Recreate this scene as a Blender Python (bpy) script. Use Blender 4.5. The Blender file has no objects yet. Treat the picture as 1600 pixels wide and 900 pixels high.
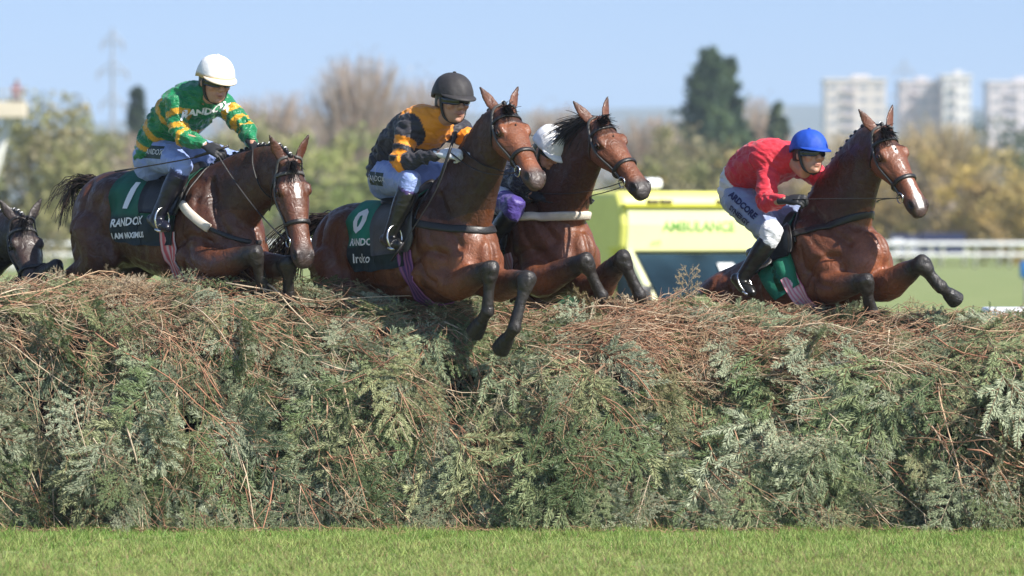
import bpy, bmesh, math, random, os
import numpy as np
from mathutils import Vector, Matrix
from mathutils.bvhtree import BVHTree
from mathutils import noise as mnoise

random.seed(7)
rng = np.random.default_rng(7)
SC = bpy.context.scene
COL = SC.collection
R = math.radians

# ------------------------------------------------------------------ camera, sky, sun, exposure
CAM_Y, CAM_Z, FPX, HOR = -30.0, 1.9, 7500.0, 357.0
cd = bpy.data.cameras.new('camera'); cam = bpy.data.objects.new('camera', cd); COL.objects.link(cam)
cam.location = (0, CAM_Y, CAM_Z); cam.rotation_euler = (R(90), 0, 0)
cd.sensor_width = 36; cd.lens = FPX/1600*36; cd.shift_y = -(450-HOR)/1600
cd.clip_start = 1; cd.clip_end = 30000
cd.dof.use_dof = True; cd.dof.focus_distance = 30.55; cd.dof.aperture_fstop = 2.7
SC.camera = cam

SUN = Vector((.60, -.43, .66)).normalized()
sun_el = math.asin(SUN.z); sun_az = math.atan2(SUN.x, SUN.y)
w = bpy.data.worlds.new("World"); SC.world = w; w.use_nodes = True
nt = w.node_tree; nt.nodes.clear()
sky = nt.nodes.new('ShaderNodeTexSky'); sky.sky_type = 'NISHITA'; sky.sun_disc = False
sky.sun_elevation = sun_el; sky.sun_rotation = sun_az
sky.air_density = 1.0; sky.dust_density = .5; sky.ozone_density = 2.3; sky.altitude = 50
tc = nt.nodes.new('ShaderNodeTexCoord')
va = nt.nodes.new('ShaderNodeVectorMath'); va.operation = 'ADD'; va.inputs[1].default_value = (0, 0, .14)
vn = nt.nodes.new('ShaderNodeVectorMath'); vn.operation = 'NORMALIZE'
bg = nt.nodes.new('ShaderNodeBackground'); bg.inputs['Strength'].default_value = .108
wo = nt.nodes.new('ShaderNodeOutputWorld')
nt.links.new(tc.outputs['Generated'], va.inputs[0]); nt.links.new(va.outputs[0], vn.inputs[0])
nt.links.new(vn.outputs[0], sky.inputs['Vector'])
tint = nt.nodes.new('ShaderNodeVectorMath'); tint.operation = 'MULTIPLY'; tint.inputs[1].default_value = (.97, .95, 1.0)
nt.links.new(sky.outputs[0], tint.inputs[0]); nt.links.new(tint.outputs[0], bg.inputs['Color']); nt.links.new(bg.outputs[0], wo.inputs['Surface'])
sl = bpy.data.lights.new('sun', 'SUN'); sl.energy = 5.0; sl.angle = R(.5); sl.color = (1, .955, .88)
so = bpy.data.objects.new('sun', sl); COL.objects.link(so)
so.rotation_euler = SUN.to_track_quat('Z', 'Y').to_euler(); so.location = (20, -20, 30)
SC.view_settings.view_transform = 'Standard'; SC.view_settings.look = 'None'
SC.view_settings.exposure = 0.75; SC.view_settings.gamma = 1
SC.view_settings.use_curve_mapping = False
SC.cycles.max_bounces = 6; SC.cycles.diffuse_bounces = 3; SC.cycles.glossy_bounces = 2
SC.cycles.transmission_bounces = 4; SC.cycles.transparent_max_bounces = 6; SC.cycles.volume_bounces = 0
SC.cycles.use_denoising = True
SC.cycles.sample_clamp_indirect = 6

# ------------------------------------------------------------------ helpers
def W(px, py, y):
    """world point seen at photograph pixel (px, py) standing at depth y"""
    d = y - CAM_Y
    return Vector(((px-800)/FPX*d, y, CAM_Z-(py-HOR)/FPX*d))
def proj(p):
    d = p[1]-CAM_Y
    return (800+p[0]*FPX/d, HOR+(CAM_Z-p[2])*FPX/d)

def thing(name, label, cat, loc=(0, 0, 0), group=None):
    o = bpy.data.objects.new(name, None); COL.objects.link(o)
    o.empty_display_size = .1
    o.location = loc; o['label'] = label; o['category'] = cat
    if group: o['group'] = group
    return o
def wloc(o):
    v = Vector(o.location)
    while o.parent: o = o.parent; v += Vector(o.location)
    return v
def obj(name, V, F, mat, parent=None, cols=None, smooth=True, domain='POINT', kind=None):
    """V in world coordinates; linked as one mesh, relative to the thing's base"""
    V = np.asarray(V, dtype=np.float64).reshape(-1, 3)
    if parent is not None: V = V - np.array(wloc(parent))
    me = bpy.data.meshes.new(name)
    if isinstance(F, np.ndarray) and F.ndim == 2:
        n, k = F.shape
        me.vertices.add(len(V)); me.vertices.foreach_set('co', V.astype(np.float32).ravel())
        me.loops.add(n*k); me.loops.foreach_set('vertex_index', F.astype(np.int32).ravel())
        me.polygons.add(n); me.polygons.foreach_set('loop_start', np.arange(0, n*k, k, dtype=np.int32))
        me.update(calc_edges=True)
    else:
        me.from_pydata([tuple(v) for v in V], [], [tuple(f) for f in F])
    if cols is not None:
        cols = np.asarray(cols, dtype=np.float32)
        if cols.shape[1] == 3: cols = np.concatenate([cols, np.ones((len(cols), 1), np.float32)], 1)
        a = me.attributes.new('Col', 'FLOAT_COLOR', domain)
        a.data.foreach_set('color', cols.ravel())
    if smooth and len(me.polygons):
        me.polygons.foreach_set('use_smooth', np.ones(len(me.polygons), dtype=bool))
    if mat: me.materials.append(mat)
    o = bpy.data.objects.new(name, me); COL.objects.link(o)
    if parent is not None: o.parent = parent
    if kind: o['kind'] = kind
    return o
def tag(o, label, cat, group=None, kind=None):
    o['label'] = label; o['category'] = cat
    if group: o['group'] = group
    if kind: o['kind'] = kind
    return o

# mesh accumulators -------------------------------------------------
class MB:
    def __init__(s): s.V = []; s.F = []; s.C = []; s.n = 0
    def add(s, V, F, c=None):
        V = np.asarray(V, float).reshape(-1, 3)
        s.V.append(V); s.F += [tuple(int(i)+s.n for i in f) for f in F]; s.n += len(V)
        s.C.append(np.tile(np.array((c or (1, 1, 1))[:3], float), (len(V), 1)))
        return s
    def box(s, c, size, ax=None, col=None, taper=0):
        c = np.array(c, float); hx, hy, hz = np.array(size, float)/2
        ax = np.eye(3) if ax is None else np.array(ax, float)
        V = []
        for z in (-1, 1):
            k = 1-taper if z > 0 else 1
            for x, y in ((-1, -1), (1, -1), (1, 1), (-1, 1)):
                V.append(c + ax[0]*x*hx*k + ax[1]*y*hy*k + ax[2]*z*hz)
        return s.add(V, [(0, 3, 2, 1), (4, 5, 6, 7), (0, 1, 5, 4), (1, 2, 6, 5), (2, 3, 7, 6), (3, 0, 4, 7)], col)
    def bbox(s, c, size, bev=.02, col=None, ax=None):
        bm = bmesh.new(); bmesh.ops.create_cube(bm, size=1)
        for v in bm.verts: v.co = Vector((v.co.x*size[0], v.co.y*size[1], v.co.z*size[2]))
        bmesh.ops.bevel(bm, geom=list(bm.edges), offset=bev, segments=2, affect='EDGES', profile=.5)
        bm.verts.index_update()
        V = np.array([v.co[:] for v in bm.verts]); F = [[v.index for v in f.verts] for f in bm.faces]; bm.free()
        if ax is not None: V = V @ np.array(ax, float)
        return s.add(V+np.array(c, float), F, col)
    def tube(s, pts, r, n=6, col=None, flat=1.0, upv=None, cap=True):
        P = np.array([tuple(p) for p in pts], float); m = len(P)
        rr = np.full(m, r, float) if np.isscalar(r) else np.array(r, float)
        T = np.gradient(P, axis=0); T /= np.linalg.norm(T, axis=1)[:, None]+1e-12
        u = np.array(upv, float) if upv is not None else np.array((0, 0, 1.)) if abs(T[0, 2]) < .9 else np.array((0, 1., 0))
        V = []
        for i in range(m):
            a = u - T[i]*u.dot(T[i]); a /= np.linalg.norm(a)+1e-12; b = np.cross(T[i], a)
            if upv is None: u = a
            for k in range(n):
                t = 2*math.pi*k/n
                V.append(P[i]+rr[i]*(math.cos(t)*a*flat+math.sin(t)*b))
        F = [(i*n+k, i*n+(k+1) % n, (i+1)*n+(k+1) % n, (i+1)*n+k) for i in range(m-1) for k in range(n)]
        if cap: F += [tuple(range(n))[::-1], tuple(range((m-1)*n, m*n))]
        return s.add(V, F, col)
    def ball(s, c, ax, col=None, nu=14, nv=9):
        c = np.array(c, float); ax = np.array([tuple(a) for a in ax], float); V = []; F = []
        for j in range(nv+1):
            th = math.pi*j/nv
            for i in range(nu):
                ph = 2*math.pi*i/nu
                V.append(c+ax[0]*math.sin(th)*math.cos(ph)+ax[1]*math.sin(th)*math.sin(ph)+ax[2]*math.cos(th))
        for j in range(nv):
            for i in range(nu):
                a, b = j*nu+i, j*nu+(i+1) % nu
                if j == 0: F.append((a, a+nu, b+nu))
                elif j == nv-1: F.append((a, a+nu, b))
                else: F.append((a, a+nu, b+nu, b))
        return s.add(V, F, col)
    def ring(s, c, a, b, r, n=20, m=6, col=None):
        c = np.array(tuple(c)); a = np.array(tuple(a)); b = np.array(tuple(b))
        V = []; nn = np.cross(a, b); nn /= np.linalg.norm(nn); F = []
        for i in range(n):
            t = 2*math.pi*i/n; d = a*math.cos(t)+b*math.sin(t); dn = d/np.linalg.norm(d)
            for k in range(m):
                q = 2*math.pi*k/m; V.append(c+d+dn*r*math.cos(q)+nn*r*math.sin(q))
        for i in range(n):
            for k in range(m):
                F.append((i*m+k, ((i+1) % n)*m+k, ((i+1) % n)*m+(k+1) % m, i*m+(k+1) % m))
        return s.add(V, F, col)
    def build(s, name, mat, parent=None, smooth=True, kind=None):
        return obj(name, np.concatenate(s.V), s.F, mat, parent, cols=np.concatenate(s.C), smooth=smooth, kind=kind)

def crom(A, sub):
    """Catmull-Rom through rows of A"""
    A = np.asarray(A, float); n = len(A); out = []
    for i in range(n-1):
        p0, p1, p2, p3 = A[max(i-1, 0)], A[i], A[i+1], A[min(i+2, n-1)]
        for k in range(sub):
            t = k/sub
            out.append(.5*((2*p1)+(-p0+p2)*t+(2*p0-5*p1+4*p2-p3)*t*t+(-p0+3*p1-3*p2+p3)*t**3))
    out.append(A[-1]); return np.array(out)

class Flesh:
    """union of lofts, voxel-remeshed into ONE continuous skin"""
    def __init__(s): s.V = []; s.F = []; s.n = 0; s.S = []; s.SR = []; s.SP = []; s.ST = []; s.parts = []
    def pid(s, p):
        if p not in s.parts: s.parts.append(p)
        return s.parts.index(p)
    def loft(s, part, st, sub=4, n=22, ex=2.15, t0=0., t1=1., cap=.6, reg=True):
        """st rows: centre(3), side axis(3), up axis(3), down axis(3)  (axes scaled by the half sizes)"""
        A = crom(np.array([np.concatenate([np.array(tuple(q), float) for q in r]) for r in st]), sub)
        m = len(A); rings = []
        def ringv(c, a, bu, bd):
            V = []
            for k in range(n):
                t = 2*math.pi*k/n; ct, s_t = math.cos(t), math.sin(t)
                x = math.copysign(abs(ct)**(2/ex), ct); y = math.copysign(abs(s_t)**(2/ex), s_t)
                V.append(c+a*x+(bu*y if y >= 0 else bd*(-y)))
            return V
        def capr(i, sg):
            c, a, bu, bd = A[i, :3], A[i, 3:6], A[i, 6:9], A[i, 9:]
            d = np.cross(a, bu); d /= np.linalg.norm(d)+1e-12
            tt = A[min(i+1, m-1), :3]-A[max(i-1, 0), :3]
            if d.dot(tt) < 0: d = -d
            L = min(np.linalg.norm(a), np.linalg.norm(bu))*cap*sg
            return [(c+d*L*q, k) for q, k in ((.45, .9), (.8, .62), (.97, .28))], (a, bu, bd)
        if cap > 0:
            cs, ax = capr(0, -1)
            for c, k in cs[::-1]: rings.append(ringv(c, ax[0]*k, ax[1]*k, ax[2]*k))
        for i in range(m): rings.append(ringv(A[i, :3], A[i, 3:6], A[i, 6:9], A[i, 9:]))
        if cap > 0:
            cs, ax = capr(m-1, 1)
            for c, k in cs: rings.append(ringv(c, ax[0]*k, ax[1]*k, ax[2]*k))
        V = np.array(rings).reshape(-1, 3); q = len(rings)
        F = [(i*n+k, i*n+(k+1) % n, (i+1)*n+(k+1) % n, (i+1)*n+k) for i in range(q-1) for k in range(n)]
        F += [tuple(range(n))[::-1], tuple(range((q-1)*n, q*n))]
        s.V.append(V); s.F += [tuple(i+s.n for i in f) for f in F]; s.n += len(V)
        if reg:
            p = s.pid(part)
            for i in range(m):
                bu, bd = A[i, 6:9], A[i, 9:]
                s.S.append(A[i, :3]+(bu+bd)*.5)
                s.SR.append((np.linalg.norm(A[i, 3:6])+np.linalg.norm(bu-bd)*.5)/2+1e-4)
                s.SP.append(p); s.ST.append(t0+(t1-t0)*i/(m-1))
    def limb(s, part, pts, rad, sub=5, n=14, t0=0., t1=1., cap=.8, flat=None, side=None, reg=True):
        P = np.array([tuple(p) for p in pts], float)
        T = np.gradient(P, axis=0); T /= np.linalg.norm(T, axis=1)[:, None]
        u = np.array(tuple(side), float) if side is not None else np.array((.31, .9, .3))
        st = []
        for i in range(len(P)):
            a = u-T[i]*u.dot(T[i]); a /= np.linalg.norm(a); b = np.cross(T[i], a)
            if side is None: u = a
            f = 1 if flat is None else flat[i]
            st.append((P[i], a*rad[i]*f, b*rad[i], -b*rad[i]))
        s.loft(part, st, sub, n, 2.0, t0, t1, cap, reg)
    def ball(s, part, c, ax, t=.5, reg=False):
        b = MB().ball(c, ax, nu=18, nv=12)
        s.V.append(b.V[0]); s.F += [tuple(i+s.n for i in f) for f in b.F]; s.n += len(b.V[0])
        if reg:
            s.S.append(np.array(tuple(c))); s.SR.append(float(np.mean([Vector(tuple(a)).length for a in ax])))
            s.SP.append(s.pid(part)); s.ST.append(t)
    def build(s, voxel, smooth=6, wfun=None):
        V = np.concatenate(s.V)
        me = bpy.data.meshes.new('tmp'); me.from_pydata([tuple(v) for v in V], [], s.F)
        ob = bpy.data.objects.new('tmp', me); COL.objects.link(ob)
        md = ob.modifiers.new('r', 'REMESH'); md.mode = 'VOXEL'; md.voxel_size = voxel; md.adaptivity = 0
        dg = bpy.context.evaluated_depsgraph_get()
        m2 = bpy.data.meshes.new_from_object(ob.evaluated_get(dg))
        nv = len(m2.vertices); P = np.empty(nv*3, np.float32); m2.vertices.foreach_get('co', P); P = P.reshape(-1, 3).astype(float)
        E = np.empty(len(m2.edges)*2, np.int32); m2.edges.foreach_get('vertices', E); E = E.reshape(-1, 2)
        Fq = [tuple(p.vertices) for p in m2.polygons]
        bpy.data.objects.remove(ob); bpy.data.meshes.remove(me); bpy.data.meshes.remove(m2)
        # which loft is each vertex on
        S = np.array(s.S); SR = np.array(s.SR); pid = np.empty(nv, int); tt = np.empty(nv)
        for i in range(0, nv, 4000):
            d = np.linalg.norm(P[i:i+4000, None]-S[None], axis=2)/SR[None]
            k = d.argmin(1); pid[i:i+4000] = np.array(s.SP)[k]; tt[i:i+4000] = np.array(s.ST)[k]
        deg = np.bincount(E.ravel(), minlength=nv).astype(float)
        wgt = np.ones(nv) if wfun is None else wfun(s, P, pid, tt)
        mx = int(np.ceil(smooth*wgt.max()))
        for it in range(mx):
            act = np.clip(smooth*wgt-it, 0, 1)*.55
            N = np.empty_like(P)
            for c in range(3):
                N[:, c] = np.bincount(E[:, 0], P[E[:, 1], c], nv)+np.bincount(E[:, 1], P[E[:, 0], c], nv)
            N /= deg[:, None]; P += (N-P)*act[:, None]
        # smooth t a little so bands have clean edges
        for it in range(3):
            N = (np.bincount(E[:, 0], tt[E[:, 1]], nv)+np.bincount(E[:, 1], tt[E[:, 0]], nv))/deg
            nb = np.ones(nv, bool); dif = np.abs(N-tt) < .08; tt = np.where(dif, N, tt)
        s.P, s.Fq, s.pidv, s.tv, s.E = P, Fq, pid, tt, E
        return s
    def normals(s):
        q = np.array(s.Fq); fn = np.cross(s.P[q[:, 1]]-s.P[q[:, 0]], s.P[q[:, 2]]-s.P[q[:, 0]]); nr = np.zeros_like(s.P)
        for c in range(3): nr[:, c] = np.bincount(q.ravel(), np.repeat(fn[:, c], 4), len(s.P))
        return nr/(np.linalg.norm(nr, axis=1)[:, None]+1e-12)
    def isp(s, *names):
        m = np.zeros(len(s.P), bool)
        for n in names:
            if n in s.parts: m |= s.pidv == s.parts.index(n)
        return m
    def bvh(s): return BVHTree.FromPolygons([Vector(p) for p in s.P], s.Fq)

# ------------------------------------------------------------------ materials
def nodes(name):
    m = bpy.data.materials.new(name); m.use_nodes = True
    t = m.node_tree; b = t.nodes['Principled BSDF']; return m, t, b
def N(t, typ, **kw):
    n = t.nodes.new(typ)
    for k, v in kw.items():
        if hasattr(n, k): setattr(n, k, v)
        else: n.inputs[k].default_value = v
    return n
def mat(name, col=(.5, .5, .5), rough=.5, attr=False, var=.15, vscale=12, bump=0, bscale=40, metal=0, spec=.5, sheen=0,
        coat=0, emis=None, stretch=None, bdist=.01, detail=4):
    m, t, b = nodes(name)
    tcn = N(t, 'ShaderNodeTexCoord'); src = tcn.outputs['Object']
    if stretch:
        mp = N(t, 'ShaderNodeMapping'); mp.inputs['Scale'].default_value = stretch
        t.links.new(src, mp.inputs['Vector']); src = mp.outputs[0]
    nz = N(t, 'ShaderNodeTexNoise'); nz.inputs['Scale'].default_value = vscale; nz.inputs['Detail'].default_value = detail
    t.links.new(src, nz.inputs['Vector'])
    mr = N(t, 'ShaderNodeMapRange'); mr.inputs['To Min'].default_value = 1-var; mr.inputs['To Max'].default_value = 1+var
    mr.inputs['From Min'].default_value = .3; mr.inputs['From Max'].default_value = .7
    t.links.new(nz.outputs['Fac'], mr.inputs['Value'])
    mx = N(t, 'ShaderNodeVectorMath', operation='SCALE')
    if attr:
        at = N(t, 'ShaderNodeAttribute', attribute_name='Col'); t.links.new(at.outputs['Color'], mx.inputs[0])
    else: mx.inputs[0].default_value = col[:3]
    t.links.new(mr.outputs[0], mx.inputs['Scale']); t.links.new(mx.outputs[0], b.inputs['Base Color'])
    b.inputs['Roughness'].default_value = rough; b.inputs['Metallic'].default_value = metal
    b.inputs['Specular IOR Level'].default_value = spec
    if sheen: b.inputs['Sheen Weight'].default_value = sheen
    if coat: b.inputs['Coat Weight'].default_value = coat; b.inputs['Coat Roughness'].default_value = .15
    if bump:
        n2 = N(t, 'ShaderNodeTexNoise'); n2.inputs['Scale'].default_value = bscale; n2.inputs['Detail'].default_value = detail
        t.links.new(src, n2.inputs['Vector'])
        bp = N(t, 'ShaderNodeBump'); bp.inputs['Strength'].default_value = bump; bp.inputs['Distance'].default_value = bdist
        t.links.new(n2.outputs['Fac'], bp.inputs['Height']); t.links.new(bp.outputs[0], b.inputs['Normal'])
    return m
M = {}
M['black_leather'] = mat('black_leather', (.018, .016, .015), .42, bump=.2, bscale=90)
M['brown_leather'] = mat('brown_leather', (.05, .025, .015), .4, bump=.2, bscale=90)
M['grey_leather'] = mat('grey_leather', (.075, .07, .065), .55, bump=.2, bscale=60)
M['steel'] = mat('steel', (.7, .7, .7), .25, metal=1)
M['white_fleece'] = mat('white_fleece', (.66, .58, .48), .9, bump=.6, bscale=160, bdist=.004)
M['hair'] = mat('hair', attr=True, rough=.45, var=.3, vscale=60)
M['cloth'] = mat('cloth', attr=True, rough=.75, var=.14, vscale=9, bump=.35, bscale=14, bdist=.02)
M['white_print'] = mat('white_print', (.78, .78, .76), .6, var=.06)
M['navy_print'] = mat('navy_print', (.015, .02, .09), .6)
M['green_print'] = mat('green_print', (.12, .30, .05), .6)
M['dark_patch'] = mat('dark_patch', (.008, .03, .03), .6)
M['eye'] = mat('eye', (.006, .004, .003), .08, var=.02)
M['skin'] = mat('skin', attr=True, rough=.5, var=.08, vscale=30, bump=.1, bscale=120, bdist=.002)
M['helmet_shell'] = mat('helmet_shell', attr=True, rough=.62, var=.08, bump=.35, bscale=11, bdist=.03, spec=.35)
M['goggle'] = mat('goggle', (.01, .01, .012), .06, var=.02, coat=.5)
M['painted'] = mat('painted', attr=True, rough=.4, var=.05, vscale=3)
M['glass_dark'] = mat('glass_dark', (.012, .028, .042), .3, var=.5, vscale=1.5, spec=.12)
M['glove'] = mat('glove', attr=True, rough=.6, var=.15, vscale=60, bump=.3, bscale=70, bdist=.004)
M['boot'] = mat('boot', attr=True, rough=.28, var=.2, vscale=30, bump=.5, bscale=16, bdist=.012, stretch=(1, 1, 2.5))

def coat_mat():
    m, t, b = nodes('horse_coat')
    tcn = N(t, 'ShaderNodeTexCoord'); at = N(t, 'ShaderNodeAttribute', attribute_name='Col')
    n1 = N(t, 'ShaderNodeTexNoise'); n1.inputs['Scale'].default_value = 7; n1.inputs['Detail'].default_value = 5
    n3 = N(t, 'ShaderNodeTexNoise'); n3.inputs['Scale'].default_value = 70; n3.inputs['Detail'].default_value = 3
    n2 = N(t, 'ShaderNodeTexNoise'); n2.inputs['Scale'].default_value = 22; n2.inputs['Detail'].default_value = 6; n2.inputs['Distortion'].default_value = .7
    for n in (n1, n2, n3): t.links.new(tcn.outputs['Object'], n.inputs['Vector'])
    mr = N(t, 'ShaderNodeMapRange'); mr.inputs['From Min'].default_value = .3; mr.inputs['From Max'].default_value = .7
    mr.inputs['To Min'].default_value = .55; mr.inputs['To Max'].default_value = 1.4
    ad = N(t, 'ShaderNodeMath', operation='ADD'); sc = N(t, 'ShaderNodeMath', operation='MULTIPLY'); sc.inputs[1].default_value = .5
    t.links.new(n1.outputs['Fac'], ad.inputs[0]); t.links.new(n3.outputs['Fac'], ad.inputs[1])
    t.links.new(ad.outputs[0], sc.inputs[0]); t.links.new(sc.outputs[0], mr.inputs['Value'])
    mx = N(t, 'ShaderNodeVectorMath', operation='SCALE'); t.links.new(at.outputs['Color'], mx.inputs[0])
    t.links.new(mr.outputs[0], mx.inputs['Scale']); t.links.new(mx.outputs[0], b.inputs['Base Color'])
    rr = N(t, 'ShaderNodeMapRange'); rr.inputs['To Min'].default_value = .30; rr.inputs['To Max'].default_value = .74
    rr.inputs['From Min'].default_value = .3; rr.inputs['From Max'].default_value = .7; t.links.new(n2.outputs['Fac'], rr.inputs['Value']); t.links.new(rr.outputs[0], b.inputs['Roughness'])
    b.inputs['Specular IOR Level'].default_value = .55
    # veins and damp creases: ridged noise
    ab = N(t, 'ShaderNodeMath', operation='SUBTRACT'); ab.inputs[1].default_value = .5
    a2 = N(t, 'ShaderNodeMath', operation='ABSOLUTE'); a3 = N(t, 'ShaderNodeMath', operation='MULTIPLY'); a3.inputs[1].default_value = -1.6
    n4 = N(t, 'ShaderNodeTexNoise'); n4.inputs['Scale'].default_value = 13; n4.inputs['Detail'].default_value = 3; n4.inputs['Distortion'].default_value = 1.2
    t.links.new(tcn.outputs['Object'], n4.inputs['Vector'])
    t.links.new(n4.outputs['Fac'], ab.inputs[0]); t.links.new(ab.outputs[0], a2.inputs[0]); t.links.new(a2.outputs[0], a3.inputs[0])
    s2 = N(t, 'ShaderNodeMath', operation='MULTIPLY_ADD'); s2.inputs[1].default_value = .45
    t.links.new(n2.outputs['Fac'], s2.inputs[0]); t.links.new(a3.outputs[0], s2.inputs[2])
    s3 = N(t, 'ShaderNodeMath', operation='MULTIPLY_ADD'); s3.inputs[1].default_value = .22; t.links.new(n3.outputs['Fac'], s3.inputs[0]); t.links.new(s2.outputs[0], s3.inputs[2]); s2 = s3; n3.inputs['Scale'].default_value = 110
    bp = N(t, 'ShaderNodeBump'); bp.inputs['Strength'].default_value = .45; bp.inputs['Distance'].default_value = .017
    t.links.new(s2.outputs[0], bp.inputs['Height']); t.links.new(bp.outputs[0], b.inputs['Normal'])
    return m
M['coat'] = coat_mat()
def silk_mat(name, rough, strength, sc):
    m, t, b = nodes(name)
    tcn = N(t, 'ShaderNodeTexCoord'); at = N(t, 'ShaderNodeAttribute', attribute_name='Col')
    t.links.new(at.outputs['Color'], b.inputs['Base Color'])
    n1 = N(t, 'ShaderNodeTexNoise'); n1.inputs['Scale'].default_value = sc; n1.inputs['Detail'].default_value = 4; n1.inputs['Distortion'].default_value = 1.5
    mp = N(t, 'ShaderNodeMapping'); mp.inputs['Scale'].default_value = (1, 1, 1.8); mp.inputs['Rotation'].default_value = (.3, .5, .2)
    t.links.new(tcn.outputs['Object'], mp.inputs['Vector']); t.links.new(mp.outputs[0], n1.inputs['Vector'])
    s1 = N(t, 'ShaderNodeMath', operation='SUBTRACT'); s1.inputs[1].default_value = .5
    s2 = N(t, 'ShaderNodeMath', operation='ABSOLUTE')
    t.links.new(n1.outputs['Fac'], s1.inputs[0]); t.links.new(s1.outputs[0], s2.inputs[0])
    bp = N(t, 'ShaderNodeBump'); bp.inputs['Strength'].default_value = strength; bp.inputs['Distance'].default_value = .05
    t.links.new(s2.outputs[0], bp.inputs['Height']); t.links.new(bp.outputs[0], b.inputs['Normal'])
    b.inputs['Roughness'].default_value = rough; b.inputs['Specular IOR Level'].default_value = .5
    b.inputs['Sheen Weight'].default_value = .15
    return m
M['silk'] = silk_mat('silk', .33, .8, 8)
M['silk_matt'] = silk_mat('silk_matt', .6, .45, 6)
M['breeches'] = silk_mat('breeches', .5, .4, 9)

# strands (hair, grass-like) ----------------------------------------
def strands(curves, r0, r1, cols, name, mt, parent, kind=None):
    """curves (k, m, 3): thin three-sided tapering hairs in one mesh"""
    C = np.asarray(curves, float); k, m, _ = C.shape
    T = np.gradient(C, axis=1); T /= np.linalg.norm(T, axis=2)[..., None]+1e-9
    u = rng.normal(size=(k, 1, 3)); a = u-T*(T*u).sum(2)[..., None]; a /= np.linalg.norm(a, axis=2)[..., None]+1e-9
    b = np.cross(T, a)
    r = (r0+(r1-r0)*np.linspace(0, 1, m))[None, :, None]
    V = np.stack([C+r*(math.cos(q)*a+math.sin(q)*b) for q in (0, 2.094, 4.189)], 2)
    idx = np.arange(k*m*3).reshape(k, m, 3); F = []
    for q in range(3):
        p = (q+1) % 3
        F.append(np.stack([idx[:, :-1, q], idx[:, :-1, p], idx[:, 1:, p], idx[:, 1:, q]], -1).reshape(-1, 4))
    F = np.concatenate(F)
    cc = np.repeat(np.asarray(cols, float).reshape(k, 1, -1), m*3, 1).reshape(k*m*3, -1)
    return obj(name, V.reshape(-1, 3), F, mt, parent, cols=cc, kind=kind)

# writing laid onto a curved surface -----------------------------------
_fonts = {}
def text_tris(txt, size, shear=0.0, bold=0.0, res=2):
    cu = bpy.data.curves.new('t', 'FONT'); cu.body = txt; cu.size = size; cu.align_x = 'CENTER'; cu.align_y = 'CENTER'
    cu.shear = shear; cu.offset = bold; cu.resolution_u = res; cu.fill_mode = 'FRONT'
    o = bpy.data.objects.new('t', cu); COL.objects.link(o)
    dg = bpy.context.evaluated_depsgraph_get(); me = bpy.data.meshes.new_from_object(o.evaluated_get(dg))
    bm = bmesh.new(); bm.from_mesh(me); bmesh.ops.triangulate(bm, faces=bm.faces[:])
    for _ in range(3):
        L = [e for e in bm.edges if e.calc_length() > size*.22]
        if not L: break
        bmesh.ops.subdivide_edges(bm, edges=L, cuts=1); bmesh.ops.triangulate(bm, faces=bm.faces[:])
    bm.verts.index_update()
    V = np.array([v.co[:] for v in bm.verts]); F = [[v.index for v in f.verts] for f in bm.faces]
    bm.free(); bpy.data.objects.remove(o); bpy.data.meshes.remove(me); return V, F
def project(V, F, origin, right, up, bvh, off, name, mt, parent, cols=None):
    right = Vector(right).normalized(); n = right.cross(Vector(up)).normalized(); up = n.cross(right)
    origin = Vector(origin); out = []; last = None; ok = []
    for x, y, *_ in V:
        q = origin+right*float(x)+up*float(y)
        h = bvh.ray_cast(q+n*.35, -n, .9)
        if h[0] is None: out.append(q if last is None else q); ok.append(False)
        else: last = h; out.append(h[0]+n*off); ok.append(True)
    F = [f for f in F if all(ok[i] for i in f)]
    if not F: print('decal missed', name); return None
    return obj(name, [tuple(v) for v in out], F, mt, parent, cols=cols)
def decal(txt, size, origin, right, up, bvh, name, mt, parent, off=.004, shear=0., bold=.0):
    V, F = text_tris(txt, size, shear, bold)
    return project(V, F, origin, right, up, bvh, off, name, mt, parent)
def patch(wd, ht, origin, right, up, bvh, name, mt, parent, off=.003, nx=12, ny=6):
    V = [((i/nx-.5)*wd, (j/ny-.5)*ht, 0) for j in range(ny+1) for i in range(nx+1)]
    F = [(j*(nx+1)+i, j*(nx+1)+i+1, (j+1)*(nx+1)+i+1, (j+1)*(nx+1)+i) for j in range(ny) for i in range(nx)]
    return project(V, F, origin, right, up, bvh, off, name, mt, parent)
def fbm(p, sc=1.): return mnoise.fractal(Vector(p)*sc, 1., 2., 3)
# ------------------------------------------------------------------ horses
BAY = (.185, .058, .022)
def catm(P, k): return crom(np.array([tuple(p) for p in P], float), k)

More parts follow.
